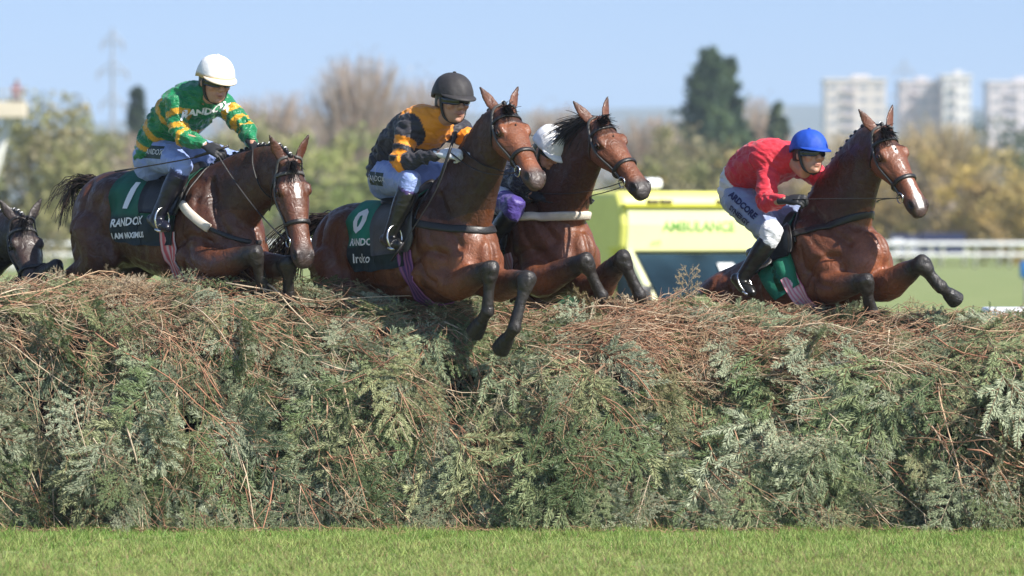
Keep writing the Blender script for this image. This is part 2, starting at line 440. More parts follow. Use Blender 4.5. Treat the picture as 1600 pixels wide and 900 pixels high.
class Horse: pass
def strap(H, pts, bvh, width, name, mt, parent, off=.006, thick=.006, closed=False, outdir=None, sub=3):
    """leather strap lying on the body: points are pulled to the skin"""
    P = catm(list(pts)+([pts[0]] if closed else []), sub)
    Q = []; NN = []
    for p in P:
        loc, nrm, _, _ = bvh.find_nearest(Vector(p)); nrm = Vector(nrm)
        d = Vector(p)-loc
        if d.length > 1e-5 and d.dot(nrm) > 0 and d.length > .03:
            Q.append(Vector(p)); NN.append(d.normalized())
        else: Q.append(loc+nrm*off); NN.append(nrm)
    Q = np.array([tuple(q) for q in Q]); NN = np.array([tuple(n) for n in NN])
    for _ in range(2):
        Q[1:-1] = Q[1:-1]*.5+(Q[:-2]+Q[2:])*.25; NN[1:-1] = NN[1:-1]*.4+(NN[:-2]+NN[2:])*.3
    T = np.gradient(Q, axis=0); T /= np.linalg.norm(T, axis=1)[:, None]+1e-9
    S = np.cross(T, NN); S /= np.linalg.norm(S, axis=1)[:, None]+1e-9
    m = len(Q); V = []
    for i in range(m):
        for a, b in ((-.5, -.3), (.5, -.3), (.5, .5), (.3, .8), (-.3, .8), (-.5, .5)):
            V.append(Q[i]+S[i]*a*width+NN[i]*b*thick)
    k = 6; F = [(i*k+j, i*k+(j+1) % k, (i+1)*k+(j+1) % k, (i+1)*k+j) for i in range(m-1) for j in range(k)]
    F += [tuple(range(k))[::-1], tuple(range((m-1)*k, m*k))]
    return obj(name, V, F, mt, parent)

def make_horse(label, spec):
    H = Horse(); s = spec.get('scale', 1.)
    yaw, pitch = R(spec['yaw']), R(spec['pitch'])
    Rm = Matrix.Rotation(yaw, 3, 'Z') @ Matrix.Rotation(-pitch, 3, 'Y') @ Matrix.Rotation(R(spec.get('roll', 0)), 3, 'X')
    wp = W(*spec['withers']); ref = Vector((.45, 0, 1.635))
    def L(x, y, z): return wp+Rm @ ((Vector((x, y, z))-ref)*s)
    H.L = L; H.Rm = Rm; H.s = s
    fx, fy, fz = Rm @ Vector((1, 0, 0)), Rm @ Vector((0, 1, 0)), Rm @ Vector((0, 0, 1))
    H.fx, H.fy, H.fz = fx, fy, fz
    base = L(0, 0, 0); base.z = 0
    root = thing('race_horse', label, 'horse', base, 'race horses jumping the brush fence'); H.root = root
    fl = Flesh()
    # torso ----------------------------------------------------------
    st = []
    for x, zc, hw, ht, hb in ((-.87, 1.25, .085, .12, .13), (-.80, 1.27, .175, .22, .25), (-.66, 1.285, .25, .295, .32),
                              (-.46, 1.285, .285, .325, .34), (-.25, 1.265, .268, .325, .31), (-.02, 1.235, .285, .315, .335),
                              (.18, 1.225, .288, .33, .355), (.36, 1.24, .262, .365, .375), (.52, 1.24, .245, .365, .365),
                              (.66, 1.21, .225, .30, .305), (.78, 1.17, .165, .20, .22), (.84, 1.15, .09, .11, .13)):
        st.append((L(x, 0, zc), fy*hw*s, fz*ht*s, -fz*hb*s))
    fl.loft('torso', st, 4, 28, 2.2)
    # muscle masses
    def ell(part, c, a, b, cc, rot=0.):
        q = Matrix.Rotation(rot, 3, 'Y')
        fl.ball(part, L(*c), [Rm @ (q @ Vector(v))*s for v in ((a, 0, 0), (0, b, 0), (0, 0, cc))])
    for sd in (-1, 1):
        ell('torso', (.50, .155*sd, 1.26), .15, .125, .30, -.35)      # shoulder
        ell('torso', (.40, .17*sd, 1.08), .15, .10, .12, .3)        # triceps
        ell('torso', (.70, .11*sd, 1.10), .12, .105, .17, 0)         # breast
        ell('torso', (-.58, .165*sd, 1.17), .20, .125, .27, .25)     # thigh
        ell('torso', (-.40, .17*sd, 1.42), .20, .11, .14, 0)         # gluteal
        ell('torso', (-.36, .19*sd, 1.06), .11, .08, .13, .4)        # stifle
    # head ------------------------------------------------------------
    P0, Q0 = W(*spec['poll']), W(*spec['nose'])
    d = (Q0-P0).normalized(); uh = Vector(spec['face']); u = (uh-d*uh.dot(d)).normalized(); l = u.cross(d).normalized()
    HL = .615*s*spec.get('headlen', 1.)
    def hp(t, side, up): return P0+d*(t*HL)+l*(side*s)+u*(up*s)
    H.hp = hp; H.d, H.u, H.l = d, u, l
    hs = []
    for t, hw, top, bot in ((-.04, .060, -.035, .12), (.05, .078, -.004, .165), (.15, .088, .008, .195), (.27, .092, .012, .205), (.38, .082, .010, .185),
                            (.50, .066, .006, .150), (.62, .055, .003, .122), (.74, .050, .000, .108), (.84, .054, -.002, .104),
                            (.93, .058, -.010, .098), (1.0, .050, -.026, .088), (1.035, .030, -.045, .070)):
        bot *= np.interp(t, [0, .3, .6, .85, 1], [1.05, 1.1, 1.18, 1.22, 1.2]); mid = (top-bot)*.45
        hs.append((hp(t, 0, mid), l*hw*np.interp(t, [0, .3, .6, .85, 1], [1.12, 1.20, 1.26, 1.34, 1.3])*s, u*(top-mid)*s, -u*(bot+mid)*s))
    fl.loft('head', hs, 4, 26, 2.45, cap=.35)
    for sd in (-1, 1):
        fl.ball('head', hp(.20, .072*sd, -.120), [d*.10*s, l*.036*s, u*.090*s])       # jowl
        fl.ball('head', hp(.25, .093*sd, -.020), [d*.052*s, l*.026*s, u*.026*s])      # brow
        fl.limb('head', [hp(.32, .104*sd, -.078), hp(.45, .084*sd, -.070), hp(.60, .064*sd, -.055)], [.018*s, .017*s, .008*s], 4, 8, reg=False)  # cheek ridge
        fl.ball('head', hp(.93, .060*sd, -.036), [d*.042*s, l*.024*s, u*.034*s])      # nostril rim
        # ear
        eb = hp(-.02, .052*sd, -.025); ed = (-d*.80+u*.28+l*.42*sd).normalized()
        if 'ear' in spec: ed = (-d*spec['ear'][0]+u*spec['ear'][1]+l*spec['ear'][2]*sd).normalized()
        en = (u*.8+l*.45*sd); en = (en-ed*en.dot(ed)).normalized(); es = ed.cross(en)
        est = []
        for q, wd in ((-.03, .022), (.0, .030), (.05, .040), (.10, .039), (.145, .028), (.18, .015), (.205, .004)):
            est.append((eb+ed*q*s-en*.008*s*math.sin(max(q, 0)/.205*3.1), es*wd*s, en*(.008 if q > .02 else .02)*s, -en*(.013 if q > .02 else .022)*s))
        fl.loft('ear', est, 3, 14, 2.0, 0, 1, .4)
    fl.ball('head', hp(.96, 0, -.105), [d*.05*s, l*.042*s, u*.026*s])   # chin
    fl.ball('head', hp(1.015, 0, -.075), [d*.028*s, l*.054*s, u*.030*s])     # lip
    # neck --------------------------------------------------------------
    A = L(.44, 0, 1.32); Bn = hp(.10, 0, -.105)
    ta = (fx*.75+fz*.65).normalized()*spec.get('nk0', .85)*s
    tb = (u*.55+d*.62).normalized()*spec.get('nk1', .75)*s
    ns = []
    for k in range(9):
        t = k/8; h1 = 2*t**3-3*t*t+1; h2 = t**3-2*t*t+t; h3 = -2*t**3+3*t*t; h4 = t**3-t*t
        c = A*h1+ta*h2+Bn*h3+tb*h4
        dv = A*(6*t*t-6*t)+ta*(3*t*t-4*t+1)+Bn*(6*t-6*t*t)+tb*(3*t*t-2*t)
        dv.normalize(); lat = fy.lerp(l, t*t*(3-2*t)); lat = (lat-dv*lat.dot(dv)).normalized(); up = dv.cross(lat).normalized()
        hw = np.interp(t, [0, .2, .45, .7, 1], [.20, .175, .135, .110, .095])*s
        hd = np.interp(t, [0, .2, .45, .7, 1], [.33, .30, .248, .198, .158])*s
        ns.append((c, lat*hw, up*hd, -up*hd*.98))
    fl.loft('neck', ns, 3, 24, 2.0, cap=.5)
    H.crest = [Vector(r[0])+Vector(r[2]) for r in ns]; H.crest_lat = [Vector(r[1]).normalized() for r in ns]
    H.throat = [Vector(r[0])+Vector(r[3]) for r in ns]
    # legs ----------------------------------------------------------------
    def hoof(pt_f, pt_t, side):
        dd = (pt_t-pt_f).normalized(); a = Vector(side)-dd*Vector(side).dot(dd); a.normalize(); b = dd.cross(a)
        return dd, a, b
    legs = []
    for sd, key in ((-1, 'leg_r'), (1, 'leg_l')):
        J = [W(*q) for q in spec[key]]
        e0 = L(.50, .15*sd, 1.06)
        fl.limb('foreleg', [e0, J[0], J[0].lerp(J[1], .5), J[1]-(J[1]-J[0]).normalized()*.05*s], [.125*s, .112*s, .085*s, .060*s], 4, 16, 0, .42)
        dk = (J[2]-J[1]).normalized()
        fl.limb('foreleg', [J[1]-(J[1]-J[0]).normalized()*.06*s, J[1], J[1]+dk*.055*s], [.058*s, .068*s, .054*s], 4, 14, .40, .5)
        bkd = (J[0]-J[1]).cross(fy); bkd = dk.cross(fy).normalized(); bkd = bkd if bkd.dot((J[1]-J[0]).normalized()) < 0 else -bkd
        fl.limb('foreleg', [J[1]+dk*.03*s, J[1].lerp(J[2], .5), J[2]-dk*.03*s], [.048*s, .036*s, .040*s], 4, 14, .5, .75)
        fl.limb('foreleg', [J[1]+dk*.04*s+bkd*.030*s, J[1].lerp(J[2], .5)+bkd*.036*s, J[2]-dk*.01*s+bkd*.034*s], [.020*s, .017*s, .022*s], 4, 10, .5, .75)
        fl.ball('foreleg', J[1]-bkd*.034*s, [dk*.045*s, fy*.045*s, bkd*.030*s])
        fl.ball('foreleg', J[2], [Vector((.046, 0, 0))*s, Vector((0, .046, 0))*s, Vector((0, 0, .050))*s], .77, True)
        ps = J[2].lerp(J[3], .5)
        fl.limb('foreleg', [J[2], ps], [.042*s, .038*s], 3, 12, .77, .86)
        dd, a, b = hoof(J[2], J[3], fy)
        ax2 = [a*s, b*s]
        fl.loft('hoof', [(ps+dd*.005*s, ax2[0]*.045, ax2[1]*.046, -ax2[1]*.046), (ps+dd*.05*s, ax2[0]*.053, ax2[1]*.055, -ax2[1]*.055), (J[3]+dd*.03*s, ax2[0]*.062, ax2[1]*.067, -ax2[1]*.062)], 4, 16, 2.0, cap=.12)
        hk = spec.get('hind', ((-.50, .98), (-.98, .80), (-1.18, .44), (-1.30, .30)))
        K = [L(x, (.17 if i == 0 else .14)*sd, z) for i, (x, z) in enumerate(hk)]
        fl.limb('hindleg', [L(-.55, .16*sd, 1.2), K[0], K[0].lerp(K[1], .55), K[1]], [.20*s, .15*s, .085*s, .058*s], 4, 16, 0, .45)
        fl.limb('hindleg', [K[1], K[1].lerp(K[2], .5), K[2]], [.056*s, .038*s, .042*s], 4, 14, .5, .75)
        fl.limb('hindleg', [K[2], K[2].lerp(K[3], .6)], [.042*s, .036*s], 3, 12, .77, .86)
        dd, a, b = hoof(K[2], K[3], fy)
        fl.loft('hoof', [(K[2].lerp(K[3], .5), a*.038*s, b*.04*s, -b*.04*s), (K[3]+dd*.03*s, a*.056*s, b*.06*s, -b*.056*s)], 4, 16, 2.0, cap=.12)
    def wf(f, P, pid, tt):
        wv = np.full(len(P), .45)
        for n, k in (('torso', 1.25), ('neck', 1.9), ('head', .32), ('ear', .18), ('foreleg', .35), ('hoof', .3)):
            if n in f.parts: wv[pid == f.parts.index(n)] = k
        fi = f.parts.index('foreleg'); m = (pid == fi) & (tt < .25); wv[m] = 1.4
        # blend the weights so parts do not meet in a step
        return wv
    fl.build(spec.get('voxel', .0088)*s, 9, wf)
    nrm = fl.normals()
    X = np.array([tuple(Rm.transposed() @ ((Vector(p)-wp)/s)+ref) for p in fl.P]); ax_, ay_, az_ = X[:, 0], np.abs(X[:, 1]), X[:, 2]
    side = np.clip((ay_-.06)/.05, 0, 1); dsp = np.zeros(len(X))
    def crease(pts, depth, wd, mask):
        Q = catm([Vector((a, b, 0)) for a, b in pts], 10)[:, :2]; dd = np.min(np.hypot(ax_[:, None]-Q[None, :, 0], az_[:, None]-Q[None, :, 1]), 1)
        return -depth*1.5*np.exp(-(dd/wd)**2)*mask
    tm = fl.isp('torso', 'neck', 'foreleg', 'hindleg')*side
    for pts, dp, wd in ((((.56, 1.56), (.66, 1.38), (.76, 1.22)), .020, .030), (((.33, 1.52), (.30, 1.30), (.30, 1.12), (.24, .98)), .014, .028), (((.66, 1.16), (.54, 1.20), (.42, 1.17), (.34, 1.10)), .014, .024),
                        (((.52, 1.45), (.56, 1.30), (.62, 1.18)), .009, .022), (((.46, 1.10), (.52, 1.02), (.58, .98)), .012, .022), (((-.27, 1.38), (-.33, 1.18), (-.26, 1.0)), .016, .032), (((-.58, 1.50), (-.60, 1.28), (-.70, 1.08)), .014, .028),
                        (((-.30, 1.52), (-.42, 1.36), (-.40, 1.18)), .010, .035), (((.10, 1.36), (-.05, 1.30), (-.20, 1.30)), .006, .03), (((.30, .98), (.12, .97), (-.10, 1.0)), .008, .02), (((.44, 1.34), (.40, 1.22), (.44, 1.12)), .007, .015)):
        dsp += crease(pts, dp, wd, tm)
    dsp += -.024*np.exp(-(X[:, 1]/.022)**2)*np.clip((ax_-.62)/.08, 0, 1)*np.clip((1.30-az_)/.08, 0, 1)*fl.isp('torso')
    dsp += .0035*np.sin((ax_-.25*az_)*62)*np.exp(-((ax_-.02)/.20)**2-((az_-1.18)/.16)**2)*fl.isp('torso')
    rid = np.array([abs(mnoise.noise(Vector(p)*9)) for p in X]); rid2 = np.array([mnoise.noise(Vector(p)*4.5+Vector((5, 2, 1))) for p in X])
    big = fl.isp('torso', 'neck'); dsp += big*(.008*rid2+.007*(.22-rid)*np.clip((ax_-.05)/.4, .25, 1))
    kn = fl.isp('foreleg'); dsp += kn*.003*np.array([mnoise.noise(Vector(p)*22) for p in X])
    fl.P += nrm*(dsp*s)[:, None]
    # nostril hollows and eye sockets, carved into the skin
    for sd in (-1, 1):
        c = np.array(hp(.935, .072*sd, -.030)); dv = fl.P-c
        g = np.exp(-((dv @ np.array(d)/.028)**2+(dv @ np.array(l)/.028)**2+(dv @ np.array(u)/.019)**2)/s**2)
        fl.P -= np.outer(g*.028*s, np.array(l*sd*.8+u*.35))
    # colours -----------------------------------------------------------------
    bay = np.array(spec.get('coat', BAY)); blk = np.array((.019, .015, .013)); C = np.tile(bay*.56, (len(fl.P), 1))
    lx, ly, lz = X[:, 0], X[:, 1], X[:, 2]
    tz = np.clip((lz-1.45)/.15, 0, 1)*fl.isp('torso'); C *= (1-.60*tz*spec.get('dorsal', 1))[:, None]
    lo = np.clip((1.20-lz)/.25, 0, 1)*fl.isp('torso')*np.clip((lx+.1)/.5, .15, 1); fr = np.clip((lx-.42)/.3, 0, 1)*np.clip((1.42-lz)/.2, 0, 1)*fl.isp('torso', 'neck', 'foreleg')
    C = C*(1+.45*np.clip(lo+fr, 0, 1))[:, None]; dap = np.array([mnoise.noise(Vector(p)*3.2)+.5*mnoise.noise(Vector(p)*8+Vector((3, 1, 7))) for p in fl.P]); C *= (1+.24*dap)[:, None]
    nk = fl.isp('neck'); C[nk] *= spec.get('neckshade', .6)  # dark bay neck, with its shade painted into the coat colour
    t = fl.tv; m = fl.isp('foreleg')
    k = np.clip((t-.22)/.16, 0, 1)*m; C = C*(1-k[:, None])+blk*k[:, None]
    m = fl.isp('hindleg'); k = np.clip((t-.38)/.1, 0, 1)*m; C = C*(1-k[:, None])+blk*k[:, None]
    C[fl.isp('hoof')] = (.016, .014, .013)
    hd = fl.isp('head', 'ear')
    rel = fl.P-np.array(P0); ht = rel @ np.array(d)/HL; hl = rel @ np.array(l)/s; hu = rel @ np.array(u)/s
    hm = fl.isp('head')
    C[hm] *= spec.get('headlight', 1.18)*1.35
    k = np.clip((ht-.80+.35*np.clip(-hu-.05, 0, .1))/.12, 0, 1)*hm*spec.get('muzzle', .85); C = C*(1-k[:, None])+np.array((.030, .022, .020))*k[:, None]
    k = np.exp(-((ht-.27)/.055)**2-((np.abs(hl)-.108)/.035)**2-((hu+.045)/.03)**2)*hm*.85; C = C*(1-k[:, None])+np.array((.012, .008, .006))*k[:, None]
    for sd in (-1, 1):
        c = np.array(hp(.935, .062*sd, -.030)); dv = fl.P-c
        k = np.exp(-((dv @ np.array(d)/.026)**2+(dv @ np.array(l)/.035)**2+(dv @ np.array(u)/.017)**2)/s**2); k = np.clip(k*1.8, 0, 1)
        C = C*(1-k[:, None])+np.array((.004, .003, .003))*k[:, None]
    em = fl.isp('ear'); k = np.clip((t-.55)/.4, 0, 1)*em*.85; C = C*(1-k[:, None])+blk*k[:, None]
    for (t0, t1, wa, wb) in spec.get('blaze', ()):
        f = (ht-t0)/(t1-t0); ww = wa+(wb-wa)*f; nzv = np.array([.0035*math.sin(31*a)+.002*math.sin(67*a+1) for a in ht])
        k = np.clip((ww+nzv-np.abs(hl-spec.get('blx', 0)))/.006, 0, 1)*np.clip((f)/.06, 0, 1)*np.clip((1-f)/.06, 0, 1)*hm*(hu > -.06)
        k = k[:, None]; C = C*(1-k)+np.array((.62, .58, .54))*k
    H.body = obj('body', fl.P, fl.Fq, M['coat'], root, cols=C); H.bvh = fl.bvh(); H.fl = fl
    for sd in (-1, 1):
        e = MB().ball(hp(.272, .104*sd, -.050), [d*.027*s, l*.020*s, u*.022*s]); e.build('eye', M['eye'], root)
        f2 = Flesh()
        for up, dz, rr in ((.021, 0, .0075), (-.020, 0, .0065)):
            f2.limb('lid', [hp(.272-.050, .102*sd, -.050+up*.1), hp(.272-.022, .118*sd, -.050+up), hp(.272+.018, .116*sd, -.050+up*.9), hp(.272+.048, .098*sd, -.050-up*.1)], [rr*s*.7, rr*s, rr*s, rr*s*.7], 4, 8)
        f2.build(.0045, 1); obj('eyelid', f2.P, f2.Fq, M['coat'], root, cols=np.tile(bay*.35, (len(f2.P), 1)))
    # mane, forelock, tail ---------------------------------------------------------
    kind = spec.get('mane', 'plaits'); cr = catm(H.crest, 6); la = catm(H.crest_lat, 6); nC = len(cr)
    if kind == 'plaits':
        mm = MB(); bands = []; i0, i1 = int(nC*.22), nC-2; n = spec.get('nplait', 15)
        for j in range(n):
            i = i0+(i1-i0)*j/(n-1); ia = int(i); c = Vector(cr[ia]); up = (c-Vector(catm([Vector(a).lerp(Vector(b), .5) for a, b in zip(H.crest, H.throat)], 6)[ia])).normalized()
            hit = H.bvh.find_nearest(c); c = hit[0]
            tg = (Vector(cr[min(ia+1, nC-1)])-Vector(cr[max(ia-1, 0)])).normalized(); sdv = tg.cross(up)
            mm.ball(c+up*.006, [tg*.017*s, up*.020*s, sdv*.016*s], (.012, .010, .009), 10, 7)
            bands.append(MB().ball(c+up*.017*s-tg*.014*s, [tg*.005*s, up*.010*s, sdv*.011*s], (.6, .58, .55), 8, 6))
        P2 = [H.bvh.find_nearest(Vector(c))[0] for c in cr[i0:]]
        mm.tube(P2, .012*s, 6, (.010, .009, .008))
        mo = mm.build('mane', M['hair'], root); [q_.build('plait_band', M['white_print'], mo) for q_ in bands]
    else:
        cv = []; fv = Vector(spec['mane_dir'])
        for j in range(700):
            i = int(rng.uniform(.15, 1)*(nC-1)); c = H.bvh.find_nearest(Vector(cr[i]))[0]; ln = rng.uniform(.12, .27)*s
            nz = Vector(rng.normal(size=3))*.22; dirv = (fv+nz).normalized(); up = Vector((0, 0, 1))
            cv.append([tuple(c+up*(.09*q-.16*q*q)*ln*2+dirv*ln*q) for q in np.linspace(0, 1, 6)])
        strands(cv, .0045*s, .0016*s, np.tile((.012, .010, .009), (len(cv), 1))*rng.uniform(.6, 1.6, (len(cv), 1)), 'mane', M['hair'], root)
    cv = []
    for j in range(90):
        c = hp(rng.uniform(-.03, .04), rng.uniform(-.022, .022), .0); ln = rng.uniform(.05, .11)*s; tw = rng.normal(size=3)*.3
        f0 = (u*.9+d*rng.uniform(-.3, .9)+l*rng.uniform(-.5, .5)-Vector((.3, 0, 0))+Vector(tw)*.5).normalized()
        cv.append([tuple(c+f0*ln*q+d*(.5*q*q*ln)) for q in np.linspace(0, 1, 5)])
    strands(cv, .004*s, .0015*s, np.tile((.012, .010, .009), (len(cv), 1)), 'forelock', M['hair'], root)
    cv = []; dock = L(-.77, 0, 1.52); t1 = Vector(spec.get('tail_dir', (-.5, .3, -.8)))
    for j in range(spec.get('tail_n', 200)):
        ln = rng.uniform(.55, 1.0)*spec.get('tail_len', .8)*s; a = (t1.normalized()+Vector(rng.normal(size=3))*.13); q0 = dock+Vector(rng.normal(size=3))*.018
        sag = spec.get('tail_sag', .3)*rng.uniform(.5, 1.3); wv = rng.uniform(0, 6)
        cv.append([tuple(q0+fx*(-.05*math.sin(q*3.1))+a*ln*q+Vector((0, 0, 1))*(spec.get('tail_up', .12)*math.sin(q*2.6)-sag*q*q)*s+Vector(rng.normal(size=3))*.006+fy*.02*math.sin(wv+q*5)) for q in np.linspace(0, 1, 9)])
    tb_ = np.tile((.024, .015, .011), (len(cv), 1))*rng.uniform(.6, 2.2, (len(cv), 1))
    strands(cv, .005*s, .0018*s, tb_, 'tail', M['hair'], root)
    # tack ------------------------------------------------------------------------
    def hloop(pts): # (t, angle from the forehead in degrees, + is the horse's left)
        out = []
        for t, a in pts:
            c = hp(t, 0, -.07); v = u*math.cos(R(a))+l*math.sin(R(a)); h = H.bvh.ray_cast(c+v*.4*s, -v, .6)
            out.append(h[0] if h[0] is not None else c+v*.08*s)
        return out
    lea = M[spec.get('bridle', 'black_leather')]
    bo = strap(H, hloop([(.10, a) for a in (-100, -75, -50, -25, 0, 25, 50, 75, 100)]), H.bvh, .024*s, 'browband', M[spec.get('browband', 'black_leather')], root, thick=.010)
    strap(H, hloop([(.60, a) for a in range(-180, 180, 24)]), H.bvh, .026*s, 'noseband', M[spec.get('noseband', 'black_leather')], root, thick=.012, closed=True)
    for sd in (-1, 1):
        strap(H, hloop([(-.06, 20*sd), (-.05, 60*sd), (.06, 88*sd), (.2, 98*sd), (.35, 100*sd), (.5, 100*sd), (.62, 104*sd), (.74, 105*sd)]), H.bvh, .018*s, 'cheekpiece', M[spec.get('cheek', 'black_leather')], root, thick=.010)
        strap(H, hloop([(.03, 80*sd), (.12, 105*sd), (.20, 125*sd), (.24, 150*sd), (.25, 178*sd)]), H.bvh, .013*s, 'throat_lash', lea, root)
    H.bit = []
    for sd in (-1, 1):
        c = Vector(hloop([(.77, 108*sd)])[0])+l*.012*sd*s; H.bit.append(c)
        MB().ring(c, d*.034*s, u*.034*s, .0045*s).build('bit_ring', M['steel'], root)
    return H

def tor(H, x, ang, z0=1.24, off=.0):
    """point on the barrel: x along the back, ang from the spine (deg, - = horse's right)"""
    c = H.L(x, 0, z0); v = H.fz*math.cos(R(ang))+H.fy*math.sin(R(ang)); h = H.bvh.ray_cast(c+v*.9*H.s, -v, 1.2)
    if h[0] is None: return c+v*.3*H.s
    return h[0]+v*off

def cloth_on(H, x0, x1, angs, name, parent, colf, off=.014, nx=22, edge=None, mt='cloth', flare=0.):
    """saddle cloth: a sheet laid over the back, with thickness"""
    na = len(angs); V = []; Cc = []
    for layer in (0, 1):
        for i in range(nx+1):
            for j, a in enumerate(angs):
                f = i/nx; x = x0+(x1-x0)*f
                if edge: x = edge(x, f, a)
                wob = .008*math.sin(x*34+a*.09)+.006*math.sin(x*17-a*.13)
                p = tor(H, x, a, off=off+(.006 if layer else 0)+wob*min(1, abs(a)/60)+flare*max(0, abs(a)-70)/40)
                V.append(tuple(p)); Cc.append(colf(f, a))
    k = (nx+1)*na; g = lambda L_, i, j: L_*k+i*na+j; F = []
    for i in range(nx):
        for j in range(na-1):
            F.append((g(1, i, j), g(1, i, j+1), g(1, i+1, j+1), g(1, i+1, j)))
            F.append((g(0, i, j), g(0, i+1, j), g(0, i+1, j+1), g(0, i, j+1)))
    for i in range(nx):
        for j in (0, na-1): F.append((g(0, i, j), g(0, i+1, j), g(1, i+1, j), g(1, i, j)))
    for j in range(na-1):
        for i in (0, nx): F.append((g(0, i, j), g(0, i, j+1), g(1, i, j+1), g(1, i, j)))
    o = obj(name, V, F, M[mt], parent, cols=np.array(Cc)); o_bvh = BVHTree.FromPolygons([Vector(v) for v in V], F)
    return o, o_bvh

def saddle_up(H, sp):
    root = H.root
    ang = list(range(-sp.get('drop', 104), sp.get('drop', 104)+1, 8))
    def colf(f, a):
        c = sp['cloth']
        if abs(a) > sp.get('band_at', 200): c = sp.get('band', c)
        if f < .05 or f > .96: c = tuple(q*.8 for q in c)
        return c
    o, bv = cloth_on(H, sp.get('cx0', -.36), sp.get('cx1', .36), ang, 'saddle_cloth', root, colf, edge=lambda x, f, a: x+(.06*(abs(a)/100)**2 if f < .5 else -.03*(abs(a)/100)))
    H.cloth, H.cloth_bvh = o, bv
    # saddle seat and flaps
    fl = Flesh(); s = H.s; L = H.L
    top = lambda x: tor(H, x, 0)
    rows = []
    for x, hw, h in ((-.12, .10, .055), (-.06, .135, .05), (.06, .12, .038), (.18, .10, .045), (.27, .085, .075), (.31, .05, .07)):
        c = top(x); rows.append((c+H.fz*.012, H.fy*hw*s, H.fz*h*s, -H.fz*.05*s))
    fl.loft('seat', rows, 4, 18, 2.4); fl.build(.010, 4)
    so_ = obj('saddle', fl.P, fl.Fq, M['black_leather'], root)
    for sd in (-1, 1):
        V = []; F = []
        n, mrow = 9, 7
        for ly in (0, 1):
            for i in range(n+1):
                a = 22+i/n*sp.get('flap', 66)
                fwd = .10+.16*math.sin(min(1, i/n)*1.9)
                for j in range(mrow+1):
                    f = j/mrow; x = -.05+(.33+fwd*.5)*f*(1-.25*(i/n)**3)+.07*(i/n)
                    V.append(tuple(tor(H, x, a*sd, off=.026+.012*ly)))
        k = (n+1)*(mrow+1); g = lambda q, i, j: q*k+i*(mrow+1)+j
        for i in range(n):
            for j in range(mrow):
                F += [(g(1, i, j), g(1, i, j+1), g(1, i+1, j+1), g(1, i+1, j)), (g(0, i, j), g(0, i+1, j), g(0, i+1, j+1), g(0, i, j+1))]
        for i in range(n):
            for j in (0, mrow): F.append((g(0, i, j), g(0, i+1, j), g(1, i+1, j), g(1, i, j)))
        for j in range(mrow):
            for i in (0, n): F.append((g(0, i, j), g(0, i, j+1), g(1, i, j+1), g(1, i, j)))
        obj('flap', V, F, M[sp.get('flapmat', 'black_leather')], so_)
    # girth
    gx = sp.get('gx', .30)
    nst = 5; cols = sp['girth']
    ga = [a for a in range(86, 275, 12)]
    V = []; C = []; F = []; wd = .115*s
    for ly in (0, 1):
        for a in ga:
            for j in range(nst*2+1):
                f = j/(nst*2); p = tor(H, gx+.03+(f-.5)*wd/s+.0*a, a, off=.008+.008*ly); V.append(tuple(p)); C.append(cols[(j) % len(cols)])
    mrow = nst*2+1; k = len(ga)*mrow; g = lambda q, i, j: q*k+i*mrow+j
    for i in range(len(ga)-1):
        for j in range(mrow-1):
            F += [(g(1, i, j), g(1, i, j+1), g(1, i+1, j+1), g(1, i+1, j)), (g(0, i, j), g(0, i+1, j), g(0, i+1, j+1), g(0, i, j+1))]
        for j in (0, mrow-1): F.append((g(0, i, j), g(0, i+1, j), g(1, i+1, j), g(1, i, j)))
    obj('girth', V, F, M['cloth'], root, cols=np.array(C))
    # breastgirth, round the front of the chest, and a neck strap
    bz = sp.get('bz', 1.24); pts = []
    for a in range(-112, 113, 14):
        c = H.L(.40, 0, bz+sp.get('bslope', .06)*(abs(a)/112)**1.6); v = H.fx*math.cos(R(a))+H.fy*math.sin(R(a))+H.fz*(.12*math.cos(R(a))*sp.get('bdip', -1)); v.normalize()
        h = H.bvh.ray_cast(c+v*1.0*s, -v, 1.0); pts.append(h[0] if h[0] is not None else c+v*.3)
    if sp.get('fleece'):
        k = sp['fleece']; strap(H, pts, H.bvh, .03*s, 'breast_girth', M['black_leather'], root, thick=.010)
        strap(H, pts[k[0]:k[1]], H.bvh, .058*s, 'fleece_sleeve', M['white_fleece'], root, off=.014, thick=.026)
    else:
        strap(H, pts, H.bvh, .05*s, 'breast_girth', M['black_leather'], root, thick=.012)
    cw = [tor(H, .42, a, 1.30) for a in (-70, -45, -20, 0, 20, 45, 70)]
    strap(H, cw, H.bvh, .022*s, 'neck_strap', M['black_leather'], root, thick=.010)

def reins(H, hands, slack=.05, mt='black_leather', r=.009):
    for sd, hand in ((0, hands[0]), (1, hands[1])):
        a, b = H.bit[sd], Vector(hand); side = H.l*(-1 if sd == 0 else 1)
        pts = []
        for q in np.linspace(0, 1, 15):
            p = a.lerp(b, q)-Vector((0, 0, slack*4*q*(1-q)))
            loc, nrm, _, _ = H.bvh.find_nearest(p); dd = p-loc
            if dd.dot(nrm) < .012: p = loc+nrm*.014
            pts.append(p)
        P = catm(pts, 2)
        MB().tube(P, r*H.s, 8, flat=.35).build('rein', M[mt], H.root)
